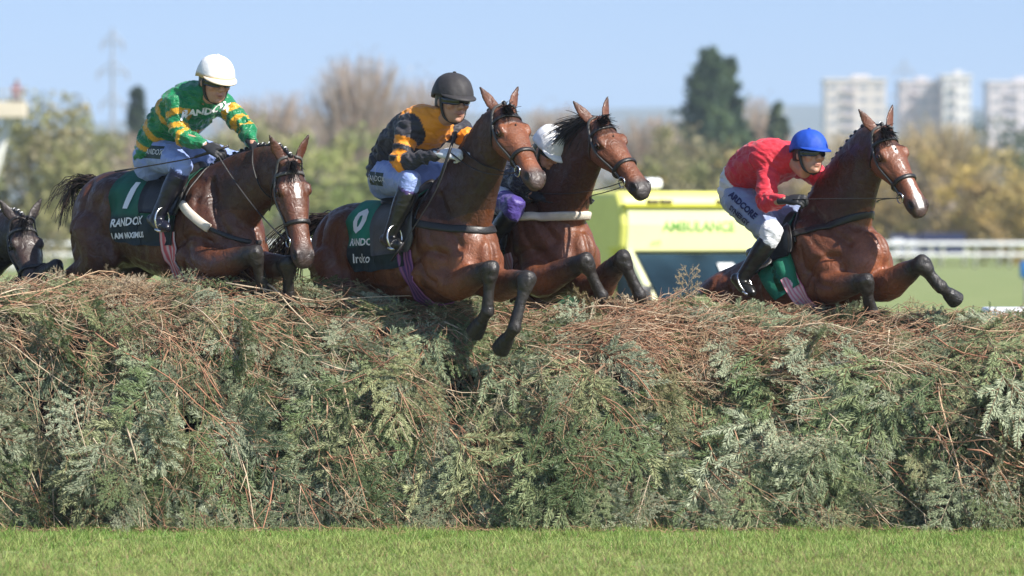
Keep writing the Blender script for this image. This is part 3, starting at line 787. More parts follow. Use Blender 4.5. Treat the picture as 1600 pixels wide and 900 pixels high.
# ------------------------------------------------------------------ people
SKIN = (.50, .26, .175)
def hand_mesh(wr, fwd, back, col, name, mt, parent, s=1., bare=False, thumb_side=1):
    """a closed hand: palm, four unequal curled fingers, thumb from the side of the palm. back = direction of the back of the hand"""
    fwd = fwd.normalized(); bk = (back-fwd*back.dot(fwd)).normalized(); sd = fwd.cross(bk)*thumb_side   # towards the thumb
    fl = Flesh(); q = lambda f, b_, t: wr+fwd*f*s+bk*b_*s+sd*t*s
    st = []
    for f, hw, hh in ((-.05, .026, .022), (.0, .027, .021), (.03, .036, .019), (.065, .042, .019), (.092, .041, .016)):
        st.append((q(f, 0, 0), sd*hw*s, bk*hh*s, -bk*hh*s))
    fl.loft('palm', st, 3, 14, 2.4, cap=.5)
    for k, (t, ln) in enumerate(((.031, .95), (.0105, 1.06), (-.0105, 1.0), (-.031, .80))):
        a = q(.075, .002, t); b = q(.075+.046*ln, -.008, t*1.02); c = q(.075+.050*ln, -.040*ln-.006, t*.95); d = q(.075+.018*ln, -.053*ln-.004, t*.92)
        fl.limb('finger', [a, b, c, d], [.0105*s, .0102*s, .0092*s, .0080*s], 4, 10)
    fl.limb('thumb', [q(.018, -.006, .030), q(.045, -.020, .050), q(.075, -.034, .046), q(.098, -.042, .030)], [.014*s, .0125*s, .0108*s, .009*s], 4, 10)
    fl.build(.0042, 2)
    return obj(name, fl.P, fl.Fq, M[mt], parent, cols=np.tile(np.array(col), (len(fl.P), 1)))

def make_person(label, J, stl, group=None, voxel=.0085):
    J = {k: Vector(v) for k, v in J.items()}
    root = thing('person', label, 'person', stl.get('base', J['pelvis']), group)
    hipax = (J['hipL']-J['hipR']).normalized(); shax = (J['shL']-J['shR']).normalized()
    def torso_rows(grow):
        pts = [J['pelvis'], J['waist'], J['chest'], J['upper'], J['neck']]
        C = np.array([tuple(p) for p in pts]); T = np.gradient(C, axis=0); rows = []
        for i, (hw, hd) in enumerate(((.165, .125), (.150, .112), (.175, .130), (.170, .115), (.075, .075))):
            a = hipax.lerp(shax, i/4).normalized(); t = Vector(T[i]).normalized(); a = (a-t*a.dot(t)).normalized(); b = t.cross(a)
            g = grow*(1 if i < 4 else .6)
            rows.append((pts[i], a*(hw+g), b*(hd+g), -b*(hd+g)))
        return rows
    # head frame
    f = Vector(stl['look']).normalized(); up0 = Vector(stl.get('headup', (0, 0, 1))); l = up0.cross(f).normalized(); u = f.cross(l)
    hc = J['head']; s = stl.get('hs', 1.)
    hp = lambda a, b, c: hc+f*a*s+l*b*s+u*c*s
    fl = Flesh()
    fl.loft('torso', torso_rows(-.012), 5, 20)
    for sd in ('R', 'L'):
        fl.limb('arm', [J['sh'+sd], J['sh'+sd].lerp(J['el'+sd], .5), J['el'+sd], J['el'+sd].lerp(J['wr'+sd], .4), J['wr'+sd]], [.055, .046, .038, .038, .026])
        fl.limb('leg', [J['hip'+sd], J['hip'+sd].lerp(J['kn'+sd], .5), J['kn'+sd]], [.078, .062, .032])
        fl.limb('leg', [J['kn'+sd], J['kn'+sd].lerp(J['an'+sd], .35), J['an'+sd]], [.032, .036, .028])
        fl.limb('leg', [J['an'+sd], J['an'+sd].lerp(J['to'+sd], .6)], [.030, .020])
    fl.limb('neck', [J['neck'], hp(-.035, 0, -.10), hp(-.02, 0, -.03)], [.062, .058, .062])
    # skull, face
    hs = []
    for c, w_, ft, bk in ((-.118, .034, .062, -.028), (-.105, .045, .082, .0), (-.085, .056, .090, .035), (-.055, .064, .090, .07), (-.02, .069, .090, .088), (.02, .073, .092, .096),
                          (.06, .073, .090, .095), (.095, .060, .068, .078), (.118, .032, .034, .045)):
        m_ = (ft-bk)/2; hd = (ft+bk)/2
        hs.append((hp(m_, 0, c), l*w_*s, f*hd*s, -f*hd*s))
    fl.loft('head', hs, 4, 24, 2.2, cap=.3)
    fl.limb('head', [hp(.090, 0, .018), hp(.106, 0, -.008), hp(.118, 0, -.030), hp(.100, 0, -.040)], [.009*s, .011*s, .0145*s, .010*s], 4, 10, reg=False)
    for sd in (-1, 1):
        fl.ball('head', hp(.106, .012*sd, -.034), [f*.010*s, l*.008*s, u*.008*s])
        fl.ball('head', hp(.066, .045*sd, -.025), [f*.024*s, l*.024*s, u*.022*s])   # cheek bones
        fl.ball('head', hp(.076, .032*sd, .028), [f*.017*s, l*.026*s, u*.010*s])   # brow
        fl.ball('ear', hp(-.005, .078*sd, -.012), [f*.019*s, l*.009*s, u*.032*s], .5, True)
    fl.ball('head', hp(.094, 0, -.063), [f*.010*s, l*.024*s, u*.0055*s])
    fl.ball('head', hp(.092, 0, -.076), [f*.010*s, l*.021*s, u*.006*s])
    fl.ball('head', hp(.080, 0, -.103), [f*.016*s, l*.022*s, u*.016*s])
    fl.build(min(voxel, .0062) if stl.get('fine', True) else voxel, 3, lambda F_, P, pid, tt: np.where(pid == F_.parts.index('head'), .55, 1.2))
    C = np.tile(np.array(stl.get('skin', SKIN)), (len(fl.P), 1)); rel = fl.P-np.array(hc); a_, b_, c_ = rel @ np.array(f)/s, rel @ np.array(l)/s, rel @ np.array(u)/s
    hm = fl.isp('head')
    k = (np.exp(-((c_+.070)/.009)**2-(b_/.024)**2)*hm*(a_ > .06))[:, None]; C = C*(1-.75*k)+np.array((.42, .12, .10))*.75*k
    k = (np.exp(-((c_+.0695)/.0028)**2-(b_/.022)**2)*hm*(a_ > .06))[:, None]; C = C*(1-.8*k)
    k = (np.exp(-((c_+.03)/.03)**2-((np.abs(b_)-.045)/.02)**2)*hm*(a_ > .03))[:, None]; C = C*(1-.35*k)+np.array((.52, .19, .13))*.35*k
    k = (np.exp(-((c_+.095)/.03)**2)*hm*(a_ > .0)*np.clip(np.abs(b_)/.03, .3, 1))[:, None]*.25; C = C*(1-k)+np.array((.20, .12, .09))*k
    for sd in (-1, 1):
        k = (np.exp(-((c_-.004)/.008)**2-((b_-.033*sd)/.014)**2)*hm*(a_ > .04))[:, None]; C = C*(1-.7*k)+np.array((.03, .02, .015))*.7*k
    obj('body', fl.P, fl.Fq, M['skin'], root, cols=C)
    # silks ------------------------------------------------------------------
    jk = Flesh(); jk.loft('torso', torso_rows(stl.get('loose', .02)), 16, 24, cap=.35)
    for sd in ('R', 'L'):
        S_, E_, Wr = J['sh'+sd], J['el'+sd], J['wr'+sd]; ac = (J['neck'].lerp(J['upper'], .45)).lerp(S_, .45)
        g = stl.get('sleeve', 1.)
        jk.limb('arm'+sd, [S_.lerp(J['upper'], .25), S_, S_.lerp(E_, .5), E_-(E_-S_).normalized()*.03, E_+(Wr-E_).normalized()*.03, E_.lerp(Wr, .5), Wr-(Wr-E_).normalized()*.03], [.088*g, .084*g, .072*g, .064*g, .062*g, .054*g, .038*g], 14, 18, -.12, 1)
    jk.limb('collar', [J['upper'].lerp(J['neck'], .5), J['neck'].lerp(J['head'], .16)], [.105, .073], 3, 18)
    jk.build(voxel, 7)
    nr = np.zeros_like(jk.P)
    tri = np.array([q[:3] for q in jk.Fq]); fn = np.cross(jk.P[tri[:, 1]]-jk.P[tri[:, 0]], jk.P[tri[:, 2]]-jk.P[tri[:, 0]])
    for c in range(3): nr[:, c] = np.bincount(np.array(jk.Fq).ravel(), np.repeat(fn[:, c], 4), len(jk.P))
    nr /= np.linalg.norm(nr, axis=1)[:, None]+1e-12
    off = stl.get('seed', 0)
    dsp = np.array([abs(fbm(((p[0]*7+off), p[1]*7, p[2]*11+p[0]*5))) for p in jk.P]); fold = np.zeros(len(jk.P)); am = jk.isp('armR', 'armL')
    fold[am] = .0045*np.sin(jk.tv[am]*58+5*dsp[am]+2)*np.exp(-((jk.tv[am]-.52)/.28)**2)
    tm_ = jk.isp('torso'); fold[tm_] = .005*np.sin(jk.tv[tm_]*34+9*dsp[tm_])*np.exp(-((jk.tv[tm_]-.2)/.3)**2)
    jk.P += nr*((.22-dsp)*.030*stl.get('wrinkle', 1.)+fold)[:, None]
    C = stl['silk'](jk, J)
    jo = obj('silks_jacket', jk.P, jk.Fq, M[stl.get('silkmat', 'silk')], root, cols=C); jb = jk.bvh()
    # breeches and boots ---------------------------------------------------------
    br = Flesh()
    rows = torso_rows(.012); p0 = J['pelvis']; dn = (J['pelvis']-J['waist']).normalized()
    br.loft('seat', [(p0+dn*.10, rows[0][1]*.8, rows[0][2]*.85, rows[0][3]*.85), rows[0], (J['pelvis'].lerp(J['waist'], .6), rows[1][1], rows[1][2], rows[1][3])], 5, 22)
    for sd in ('R', 'L'):
        H_, K_, A_ = J['hip'+sd], J['kn'+sd], J['an'+sd]
        br.limb('thigh'+sd, [H_.lerp(K_, -.12), H_.lerp(K_, .15), H_.lerp(K_, .5), H_.lerp(K_, .85), K_, K_.lerp(A_, .10), K_.lerp(A_, .3)], [.118, .118, .100, .080, .071, .064, .058], 5, 20)
    br.build(voxel, 8)
    d2 = np.array([abs(fbm((p[0]*9+off+3, p[1]*9, p[2]*9))) for p in br.P]); br.P += br.normals()*((.2-d2)*.016)[:, None]; C = stl['breech'](br, J)
    bo = obj('breeches', br.P, br.Fq, M['breeches'], root, cols=C); bb = br.bvh()
    for sd in ('R', 'L'):
        K_, A_, T_ = J['kn'+sd], J['an'+sd], J['to'+sd]; bt = Flesh()
        k0 = stl.get('boot_top', .16)
        bt.limb('shaft', [K_.lerp(A_, k0), K_.lerp(A_, .38), K_.lerp(A_, .65), A_], [.066, .067, .054, .046], 5, 18, cap=.2)
        fd = (T_-A_).normalized()
        bt.limb('foot', [A_-fd*.045, A_+fd*.05-Vector((0, 0, .012)), T_-fd*.03, T_], [.040, .043, .040, .028], 4, 14, flat=[1, 1, 1, 1])
        bt.build(.0075, 4); Cb = np.tile(np.array(stl.get('boot', (.014, .013, .012))), (len(bt.P), 1))
        obj('boot', bt.P, bt.Fq, M['boot'], root, cols=Cb)
    # gloves --------------------------------------------------------------------------
    for sd in ('R', 'L'):
        fw = (J['wr'+sd]-J['el'+sd]).normalized(); fw = (fw*.6+Vector(stl.get('handdir', (.5, -.3, -.3)))*.6).normalized()
        bk = Vector(stl.get('back'+sd, (-.3, -.6, .6)))
        hand_mesh(J['wr'+sd], fw, bk, stl.get('glove', (.02, .02, .022)), stl.get('handname', 'glove'), 'glove', root, 1.05, thumb_side=-1 if sd == 'R' else 1)
    # helmet ------------------------------------------------------------------------------
    if stl.get('helmet', True):
        V = []; F = []; nu, nv = 40, 14
        hcol = stl['cap']; z0 = .022; Cc = []
        for j in range(nv+1):
            th = (math.pi/2)*j/nv
            for i in range(nu):
                ph = 2*math.pi*i/nu; cx, sx = math.cos(ph), math.sin(ph)
                r = math.cos(th)**.85*(1+.012*math.sin(9*ph+4*th)*math.cos(th)*stl.get('capwr', 1)+.008*math.sin(17*ph-7*th)*math.cos(th)*stl.get('capwr', 1)); zz = math.sin(th)
                dip = -.030*max(0, -cx) if j < 7 else 0
                V.append(tuple(hp(-.006+.135*cx*r, .112*sx*r, z0+dip*(1-j/7 if j < 7 else 0)+.128*zz)))
                Cc.append(hcol if j > 1 or 'capband' not in stl else stl['capband'])
        for j in range(nv):
            for i in range(nu): F.append((j*nu+i, j*nu+(i+1) % nu, (j+1)*nu+(i+1) % nu, (j+1)*nu+i))
        # inner rim so the shell has thickness
        b0 = len(V)
        for i in range(nu):
            ph = 2*math.pi*i/nu; cx, sx = math.cos(ph), math.sin(ph); V.append(tuple(hp(-.006+.118*cx, .096*sx, z0-.030*max(0, -cx)+.004))); Cc.append((.02, .02, .02))
        for i in range(nu): F.append((i, b0+i, b0+(i+1) % nu, (i+1) % nu))
        ho = obj('helmet', V, F, M['helmet_shell'], root, cols=np.array(Cc))
        MB().ball(hp(-.006, 0, z0+.130), [f*.012, l*.012, u*.007], hcol, 10, 6).build('button', M['helmet_shell'], ho)
        # peak
        V = []; n = 16; Cp = []
        for k, (e, dz) in enumerate(((0, .0), (.022, -.008), (.046, -.020), (.044, -.027), (.0, -.012))):
            for i in range(n+1):
                ph = R(-66+132*i/n); g = max(0., math.cos(ph*90/66))**.6
                V.append(tuple(hp(-.006+(.134+e*g)*math.cos(ph), (.111+e*g*.55)*math.sin(ph), z0+.012+dz*g))); Cp.append(stl.get('peak', hcol))
        F = [(k*(n+1)+i, k*(n+1)+i+1, (k+1)*(n+1)+i+1, (k+1)*(n+1)+i) for k in range(4) for i in range(n)]
        obj('peak', V, F, M['helmet_shell'], ho, cols=np.array(Cp))
        # harness pad round the ears and chin
        hf = Flesh()
        hf.loft('pad', [(hp(-.035, 0, -.045), l*.080*s, f*.060*s, -f*.075*s), (hp(-.02, 0, .0), l*.088*s, f*.085*s, -f*.088*s), (hp(-.008, 0, .04), l*.096*s, f*.110*s, -f*.10*s)], 3, 22, cap=.1)
        for sd in (-1, 1): hf.limb('pad', [hp(.015, .080*sd, .0), hp(.022, .074*sd, -.05), hp(.035, .055*sd, -.10), hp(.055, 0, -.128)], [.014, .011, .010, .009], 5, 8)
        hf.build(.0055, 2)
        # keep the face open: push pad off the front
        rel = hf.P-np.array(hc); af = rel @ np.array(f); cu = rel @ np.array(u); bl = np.abs(rel @ np.array(l))
        msk = (cu > -.07) & (cu < .035) & (bl < .073) & (af > .0); hf.P[msk] -= np.outer((af[msk]+.0), np.array(f))
        obj('harness', hf.P, hf.Fq, M['black_leather'], ho)
        # goggles: lens band wrapped round the face
        V = []; n = 18
        for ly in (0, 1):
            for j, (cz, ex) in enumerate(((.024, .0), (.012, .006), (-.008, .005), (-.020, .0))):
                for i in range(n+1):
                    ph = R(-74+148*i/n); nose = .012*math.exp(-(ph/.22)**2)*(1 if j == 3 else 0)
                    V.append(tuple(hp((.094+ex+ly*.012)*math.cos(ph)+.006, (.080+ex+ly*.006)*math.sin(ph), cz+nose)))
        k = n+1; m4 = 4*k
        F = [(q*m4+j*k+i, q*m4+j*k+i+1, q*m4+(j+1)*k+i+1, q*m4+(j+1)*k+i) for q in (0, 1) for j in range(3) for i in range(n)]
        F += [(j*k+i, j*k+i+1, m4+j*k+i+1, m4+j*k+i) for j in (0, 3) for i in range(n)]+[(j*k+i, (j+1)*k+i, m4+(j+1)*k+i, m4+j*k+i) for j in range(3) for i in (0, n)]
        obj('goggles', V, F, M['goggle'], root)
        if 'spare' in stl:  # spare goggles pushed up on the helmet
            pass
    else:
        hr = Flesh(); hr.loft('hair', [(hp(-.03, 0, -.05), l*.066, f*.03, -f*.07), (hp(-.02, 0, .02), l*.081, f*.06, -f*.088), (hp(-.006, 0, .08), l*.078, f*.088, -f*.088), (hp(-.004, 0, .122), l*.045, f*.05, -f*.055)], 4, 20)
        hr.build(.008, 2); obj('hair', hr.P, hr.Fq, M['hair'], root, cols=np.tile(np.array(stl.get('hair', (.04, .025, .015))), (len(hr.P), 1)))
    Pn = Horse(); Pn.root, Pn.jb, Pn.bb, Pn.J, Pn.jo, Pn.bo, Pn.hp = root, jb, bb, J, jo, bo, hp
    Pn.shax, Pn.hipax = shax, hipax
    return Pn
def band(t, *ivs):
    m = np.zeros(len(t), bool)
    for a, b in ivs: m |= (t >= a) & (t < b)
    return m
# ------------------------------------------------------------------ ground
def gz(x, y):
    k = np.clip((y-14)/14, 0, 1)*np.clip((150-y)/60, 0, 1); return -.35*k*k*(3-2*k)
def ground():
    ys = np.concatenate([np.linspace(-40, 4, 60), np.linspace(5, 260, 90), np.geomspace(270, 4010, 40)])
    xs = np.concatenate([-np.geomspace(5000, 70, 24), np.linspace(-60, 60, 121), np.geomspace(70, 5000, 24)])
    X, Y = np.meshgrid(xs, ys); Z = gz(X, Y)+np.where(np.abs(Y) < 14, .012*np.sin(X*1.9+Y)*np.cos(Y*1.3), 0)
    V = np.stack([X, Y, Z], -1).reshape(-1, 3); n, m = len(ys), len(xs); i = np.arange((n-1)*m).reshape(n-1, m)[:, :-1].ravel()
    F = np.stack([i, i+1, i+m+1, i+m], 1)
    mt, t, b = nodes('turf'); tcn = N(t, 'ShaderNodeTexCoord')
    n1 = N(t, 'ShaderNodeTexNoise'); n1.inputs['Scale'].default_value = .55; n1.inputs['Detail'].default_value = 8
    n2 = N(t, 'ShaderNodeTexNoise'); n2.inputs['Scale'].default_value = 30; n2.inputs['Detail'].default_value = 5
    t.links.new(tcn.outputs['Object'], n1.inputs['Vector']); t.links.new(tcn.outputs['Object'], n2.inputs['Vector'])
    ad = N(t, 'ShaderNodeMath', operation='ADD'); t.links.new(n1.outputs['Fac'], ad.inputs[0]); t.links.new(n2.outputs['Fac'], ad.inputs[1])
    cr = N(t, 'ShaderNodeValToRGB'); cr.color_ramp.elements[0].position = .35; cr.color_ramp.elements[1].position = .68
    ad2 = N(t, 'ShaderNodeMath', operation='MULTIPLY'); ad2.inputs[1].default_value = .5; t.links.new(ad.outputs[0], ad2.inputs[0])
    cr.color_ramp.elements[0].color = (.16, .215, .07, 1); cr.color_ramp.elements[1].color = (.28, .30, .12, 1)
    t.links.new(ad2.outputs[0], cr.inputs['Fac']); t.links.new(cr.outputs[0], b.inputs['Base Color']); b.inputs['Roughness'].default_value = .8
    b.inputs['Specular IOR Level'].default_value = .2
    bp = N(t, 'ShaderNodeBump'); bp.inputs['Strength'].default_value = .6; bp.inputs['Distance'].default_value = .03
    t.links.new(n2.outputs['Fac'], bp.inputs['Height']); t.links.new(bp.outputs[0], b.inputs['Normal'])
    obj('ground', V, F, mt, kind='structure')
ground()

def leafmat(name, rough=.6, trans=.0, var=.0):
    m, t, b = nodes(name); at = N(t, 'ShaderNodeAttribute', attribute_name='Col')
    t.links.new(at.outputs['Color'], b.inputs['Base Color']); b.inputs['Roughness'].default_value = rough
    b.inputs['Specular IOR Level'].default_value = .25
    if trans:
        tr = N(t, 'ShaderNodeBsdfTranslucent'); mx = N(t, 'ShaderNodeMixShader'); mx.inputs[0].default_value = trans
        t.links.new(at.outputs['Color'], tr.inputs['Color']); t.links.new(b.outputs[0], mx.inputs[1]); t.links.new(tr.outputs[0], mx.inputs[2])
        t.links.new(mx.outputs[0], t.nodes['Material Output'].inputs['Surface'])
    return m
M['blade'] = leafmat('grass_blade', .5, .3); M['needle'] = leafmat('needle', .5); M['bark'] = leafmat('bark', .75); M['leaf'] = leafmat('leaf', .6, .25)

def tri_obj(name, T, cols, mt, parent=None, kind=None):
    """T (n,3,3) loose triangles, one colour each"""
    n = len(T); F = np.arange(n*3).reshape(n, 3)
    return obj(name, T.reshape(-1, 3), F, mt, parent, cols=cols, smooth=False, domain='FACE', kind=kind)

# ------------------------------------------------------------------ grass in front of the fence
def grass():
    n = 330000; x = rng.uniform(-4.3, 4.3, n); y = -5.6+(5.85)*rng.uniform(0, 1, n)**.9
    patchy = np.sin(x*2.1+1.3*np.sin(y*1.7))*.5+np.sin(x*5.3-y*3.1+2)*.3+np.sin(x*.7+y*2.3)*.4
    nt_ = 5200; tx, ty = rng.uniform(-4.3, 4.3, nt_), rng.uniform(-5.6, .2, nt_); th_ = rng.uniform(.5, 1.9, nt_)**1.3; tk = rng.normal(0, .28, nt_); ti = rng.integers(0, nt_, n); tuft = rng.random(n) < .62
    sp = rng.normal(0, .030, (n, 2)); x = np.where(tuft, tx[ti]+sp[:, 0], x); y = np.where(tuft, np.minimum(ty[ti]+sp[:, 1], .25), y)
    nearf = np.clip((y+2.2)/2.2, 0, 1)          # longer and greener by the fence
    h = .72*(.022+.020*rng.random(n)+.022*nearf*rng.random(n)**2)*(1+.35*patchy)*np.where(tuft, th_[ti], .8); wd = rng.uniform(.0018, .0036, n)
    a = rng.uniform(0, 6.283, n); lean = rng.normal(0, .55, (n, 2))
    b0 = np.stack([x, y, np.zeros(n)], 1); dv = np.stack([np.cos(a), np.sin(a), np.zeros(n)], 1)*wd[:, None]
    tip = b0+np.stack([lean[:, 0]*h, lean[:, 1]*h, h], 1); T = np.stack([b0-dv, b0+dv, tip], 1)
    g = np.array((.125, .225, .045)); yv = np.array((.27, .305, .10)); br = np.array((.30, .22, .12))
    k = np.clip(rng.normal(.28, .22, n)+.18*patchy+(1-nearf)*.36+np.where(tuft, tk[ti], 0), 0, 1)[:, None]; C = (g*(1-k)+yv*k)*1.35
    q = rng.random(n) < (.05+.13*(1-nearf)); C[q] = br*rng.uniform(.6, 1.3, (q.sum(), 1)); C *= rng.uniform(.7, 1.3, (n, 1))
    tag(tri_obj('grass', T, C, M['blade']), 'short green turf in front of the brush fence', 'grass', kind='stuff')
grass()
def litter():
    cv = []; cc = []
    for i in range(420):
        x = rng.uniform(-4.1, 4.1); y = -abs(rng.normal(0, .16))-.01 if rng.random() < .8 else rng.uniform(-4.5, 0); a = rng.uniform(0, 6.28); ln = rng.uniform(.03, .16)*(1 if y > -.5 else .5); z = rng.uniform(.01, .035)
        cv.append([(x+math.cos(a)*ln*q+.1*ln*math.sin(q*4), y+math.sin(a)*ln*q*.6, z+rng.uniform(-.01, .02)) for q in np.linspace(0, 1, 5)]); cc.append(np.array((.30, .19, .11))*rng.uniform(.6, 1.4))
    tag(strands(cv, .0028, .0014, cc, 'twig_litter', M['bark'], None), 'broken brown twigs lying on the turf along the foot of the fence', 'twigs', kind='stuff')
litter()

# ------------------------------------------------------------------ the brush fence
PROF = np.array([(-.02, 0.), (.06, .25), (.15, .55), (.27, .85), (.42, 1.12), (.62, 1.33), (.88, 1.46), (1.16, 1.50), (1.42, 1.43), (1.58, 1.2), (1.66, .7), (1.7, 0.)])
PF = crom(PROF, 8); PL = np.concatenate([[0], np.cumsum(np.linalg.norm(np.diff(PF, axis=0), axis=1))]); PLEN = PL[-1]
def fence_h(x): return np.interp(x, [-4, -3.2, -2, -1, -.5, 0, .6, 1.5, 2.4, 3.3, 4], [1.01, 1.01, 1.01, .985, .95, .90, .91, .90, .885, .86, .85])
def bulge(x, s): return (.095*np.sin(x*2.3+1.2*np.sin(s*1.9))+.085*np.sin(x*4.7-s*2.2+1)+.045*np.sin(x*8.1+s*4.3+2)+.03*np.sin(x*13+3*np.sin(s*5)))
def pocket(x, s): return np.sin(x*5.1+2.2*np.sin(s*3.3)+.6)*np.sin(s*6.1+1.7*np.sin(x*2.9))+.25*np.sin(x*17+s*9)
def fsurf(x, s):
    x = np.asarray(x, float); s = np.asarray(s, float)
    y = np.interp(s, PL, PF[:, 0]); z = np.interp(s, PL, PF[:, 1])*fence_h(x)
    e = .02; y2 = np.interp(s+e, PL, PF[:, 0]); z2 = np.interp(s+e, PL, PF[:, 1])*fence_h(x)
    y1 = np.interp(s-e, PL, PF[:, 0]); z1 = np.interp(s-e, PL, PF[:, 1])*fence_h(x)
    ty, tz = y2-y1, z2-z1; L_ = np.hypot(ty, tz)+1e-9; ty, tz = ty/L_, tz/L_
    n = np.stack([np.zeros_like(x), -tz, ty], -1); tg = np.stack([np.zeros_like(x), ty, tz], -1)
    b = bulge(x, s)*np.clip(s/.4, .3, 1)*np.clip((1.75-s)/.9, .22, 1)
    return np.stack([x, y, z], -1)+n*b[..., None], n, tg

def bough_template(kind, seed):
    """a cut spruce bough along +x, flat in xy: triangles, and a tone per triangle (0 needle .. 1 wood)"""
    g = np.random.default_rng(seed); T = []; tone = []
    L_ = 1.0; kx = g.uniform(.15, .5)
    def bend(P): P = P.copy(); P[..., 2] -= kx*P[..., 0]**2*.6; return P
    segs = []                                                       # shoots: start, end, needle density
    main = [np.array((0, 0, 0.)), np.array((1., g.uniform(-.08, .08), 0.))]
    segs.append((main[0], main[1], .012, .25 if kind != 'bare' else 0.))
    n = {'lush': 13, 'thin': 10, 'bare': 10, 'frond': 13}[kind]
    for i in range(n):
        f = .10+.86*i/n; sg = 1 if i % 2 else -1; ln = (.50*(1-f)**.7+.12)*g.uniform(.75, 1.2); an = sg*R(g.uniform(38, 62)); zz = g.normal(0, .10)
        a = main[0]+(main[1]-main[0])*f; dv = np.array((math.cos(an), math.sin(an), zz)); b = a+dv*ln+np.array((.08*ln, 0, -.05*ln)); segs.append((a, b, .005, 1.))
        m = {'bare': int(ln/.12), 'frond': int(ln/.30)}.get(kind, int(ln/.105))
        for j in range(m):
            q = .25+.65*j/max(m, 1); s2 = 1 if j % 2 else -1; a2 = an+s2*R(g.uniform(35, 60)); l2 = (.19*(1-q)+.07)*g.uniform(.7, 1.3)*(.6+.4*ln/.5)
            c = a+(b-a)*q; e = c+np.array((math.cos(a2), math.sin(a2), zz+g.normal(0, .15)))*l2; segs.append((c, e, .003, 1.))
    tip = 0.
    for a, b, r, den in segs:
        d = b-a; ln = np.linalg.norm(d); d = d/ln; u = np.array((0, 0, 1.)); u = u-d*u.dot(d); u /= np.linalg.norm(u); v = np.cross(d, u)
        if kind == 'bare': r = max(r*.8, .0035)
        for q in range(3):                                              # wood
            t0, t1 = 2.094*q, 2.094*(q+1); p0 = a+r*(math.cos(t0)*u+math.sin(t0)*v); p1 = a+r*(math.cos(t1)*u+math.sin(t1)*v)
            e0 = b+.4*r*(math.cos(t0)*u+math.sin(t0)*v); e1 = b+.4*r*(math.cos(t1)*u+math.sin(t1)*v)
            T += [(p0, p1, e1), (p0, e1, e0)]; tone += [1., 1.]
        nd = int(ln*den*{'lush': 230, 'thin': 120, 'bare': 5, 'frond': 330}[kind])
        if nd <= 0: continue
        f = g.uniform(.03, 1.03, nd); th = g.uniform(0, 6.283, nd)
        rad = np.cos(th)[:, None]*u*.55+np.sin(th)[:, None]*v; dirn = d*.85+rad*.80; dirn /= np.linalg.norm(dirn, axis=1)[:, None]
        nl = g.uniform(.042, .062, nd)[:, None]*(1.45 if kind == 'frond' else 1)*(1-.35*np.clip((f-.75)/.25, 0, 1))[:, None]; c = a+d*ln*f[:, None]; wv = np.cross(dirn, np.array((0, 0, 1.))+.55*g.normal(size=(nd, 3))); wv /= np.linalg.norm(wv, axis=1)[:, None]
        w_ = g.uniform(.0045, .0075, nd)[:, None]
        T += list(np.stack([c-wv*w_*.6, c+dirn*nl*.5+wv*w_, c+dirn*nl], 1)); tone += list(g.uniform(0, .25, nd))
    T = bend(np.array(T)); return T, np.array(tone)
TPL = {k: [bough_template(k, 10*i+len(k)) for i in range(5)] for k in ('lush', 'thin', 'bare', 'frond')}
GREENS = np.array([(.29, .34, .22), (.36, .40, .30), (.25, .30, .16), (.35, .37, .21), (.20, .245, .165), (.40, .44, .32), (.13, .18, .09), (.17, .23, .11)])*np.array((.88, .88, .77))
BROWNS = np.array([(.36, .26, .16), (.32, .21, .12), (.40, .32, .21), (.30, .25, .17)])
WOODS = np.array([(.33, .20, .125), (.42, .29, .18), (.26, .145, .09), (.46, .36, .25), (.34, .165, .10)])
def place_bough(kind, p, tip, nrm, roll, size):
    T, tone = TPL[kind][rng.integers(5)]
    x = tip/np.linalg.norm(tip); z = nrm-x*nrm.dot(x); z /= np.linalg.norm(z)+1e-9; y = np.cross(z, x)
    c, s_ = math.cos(roll), math.sin(roll); y, z = y*c+z*s_, z*c-y*s_
    B = np.stack([x, y*rng.choice((-1, 1))*rng.uniform(.8, 1.1), z])*size; V = T @ B+p
    return V, tone
def bough_cols(tone, base, wood):
    C = base*(1+rng.normal(0, .16, (len(tone), 1)))*np.where(tone < .2, 1., .85)[:, None]
    m = tone >= .9; C[m] = wood*(1+rng.normal(0, .12, (m.sum(), 1))); return np.clip(C, .005, 1)
def brownness(x, s, z):
    return .5*np.sin(x*1.7+.6+.5*np.sin(s*3))+.45*np.sin(x*4.1+s*2.7)+1.1*(s/1.9-1.0)+(.5 if (.15 < x < 1.9 and 1.0 < z < 1.25) else 0)+(.5 if (-2.3 < x < -1.5 and s < .9) else 0)
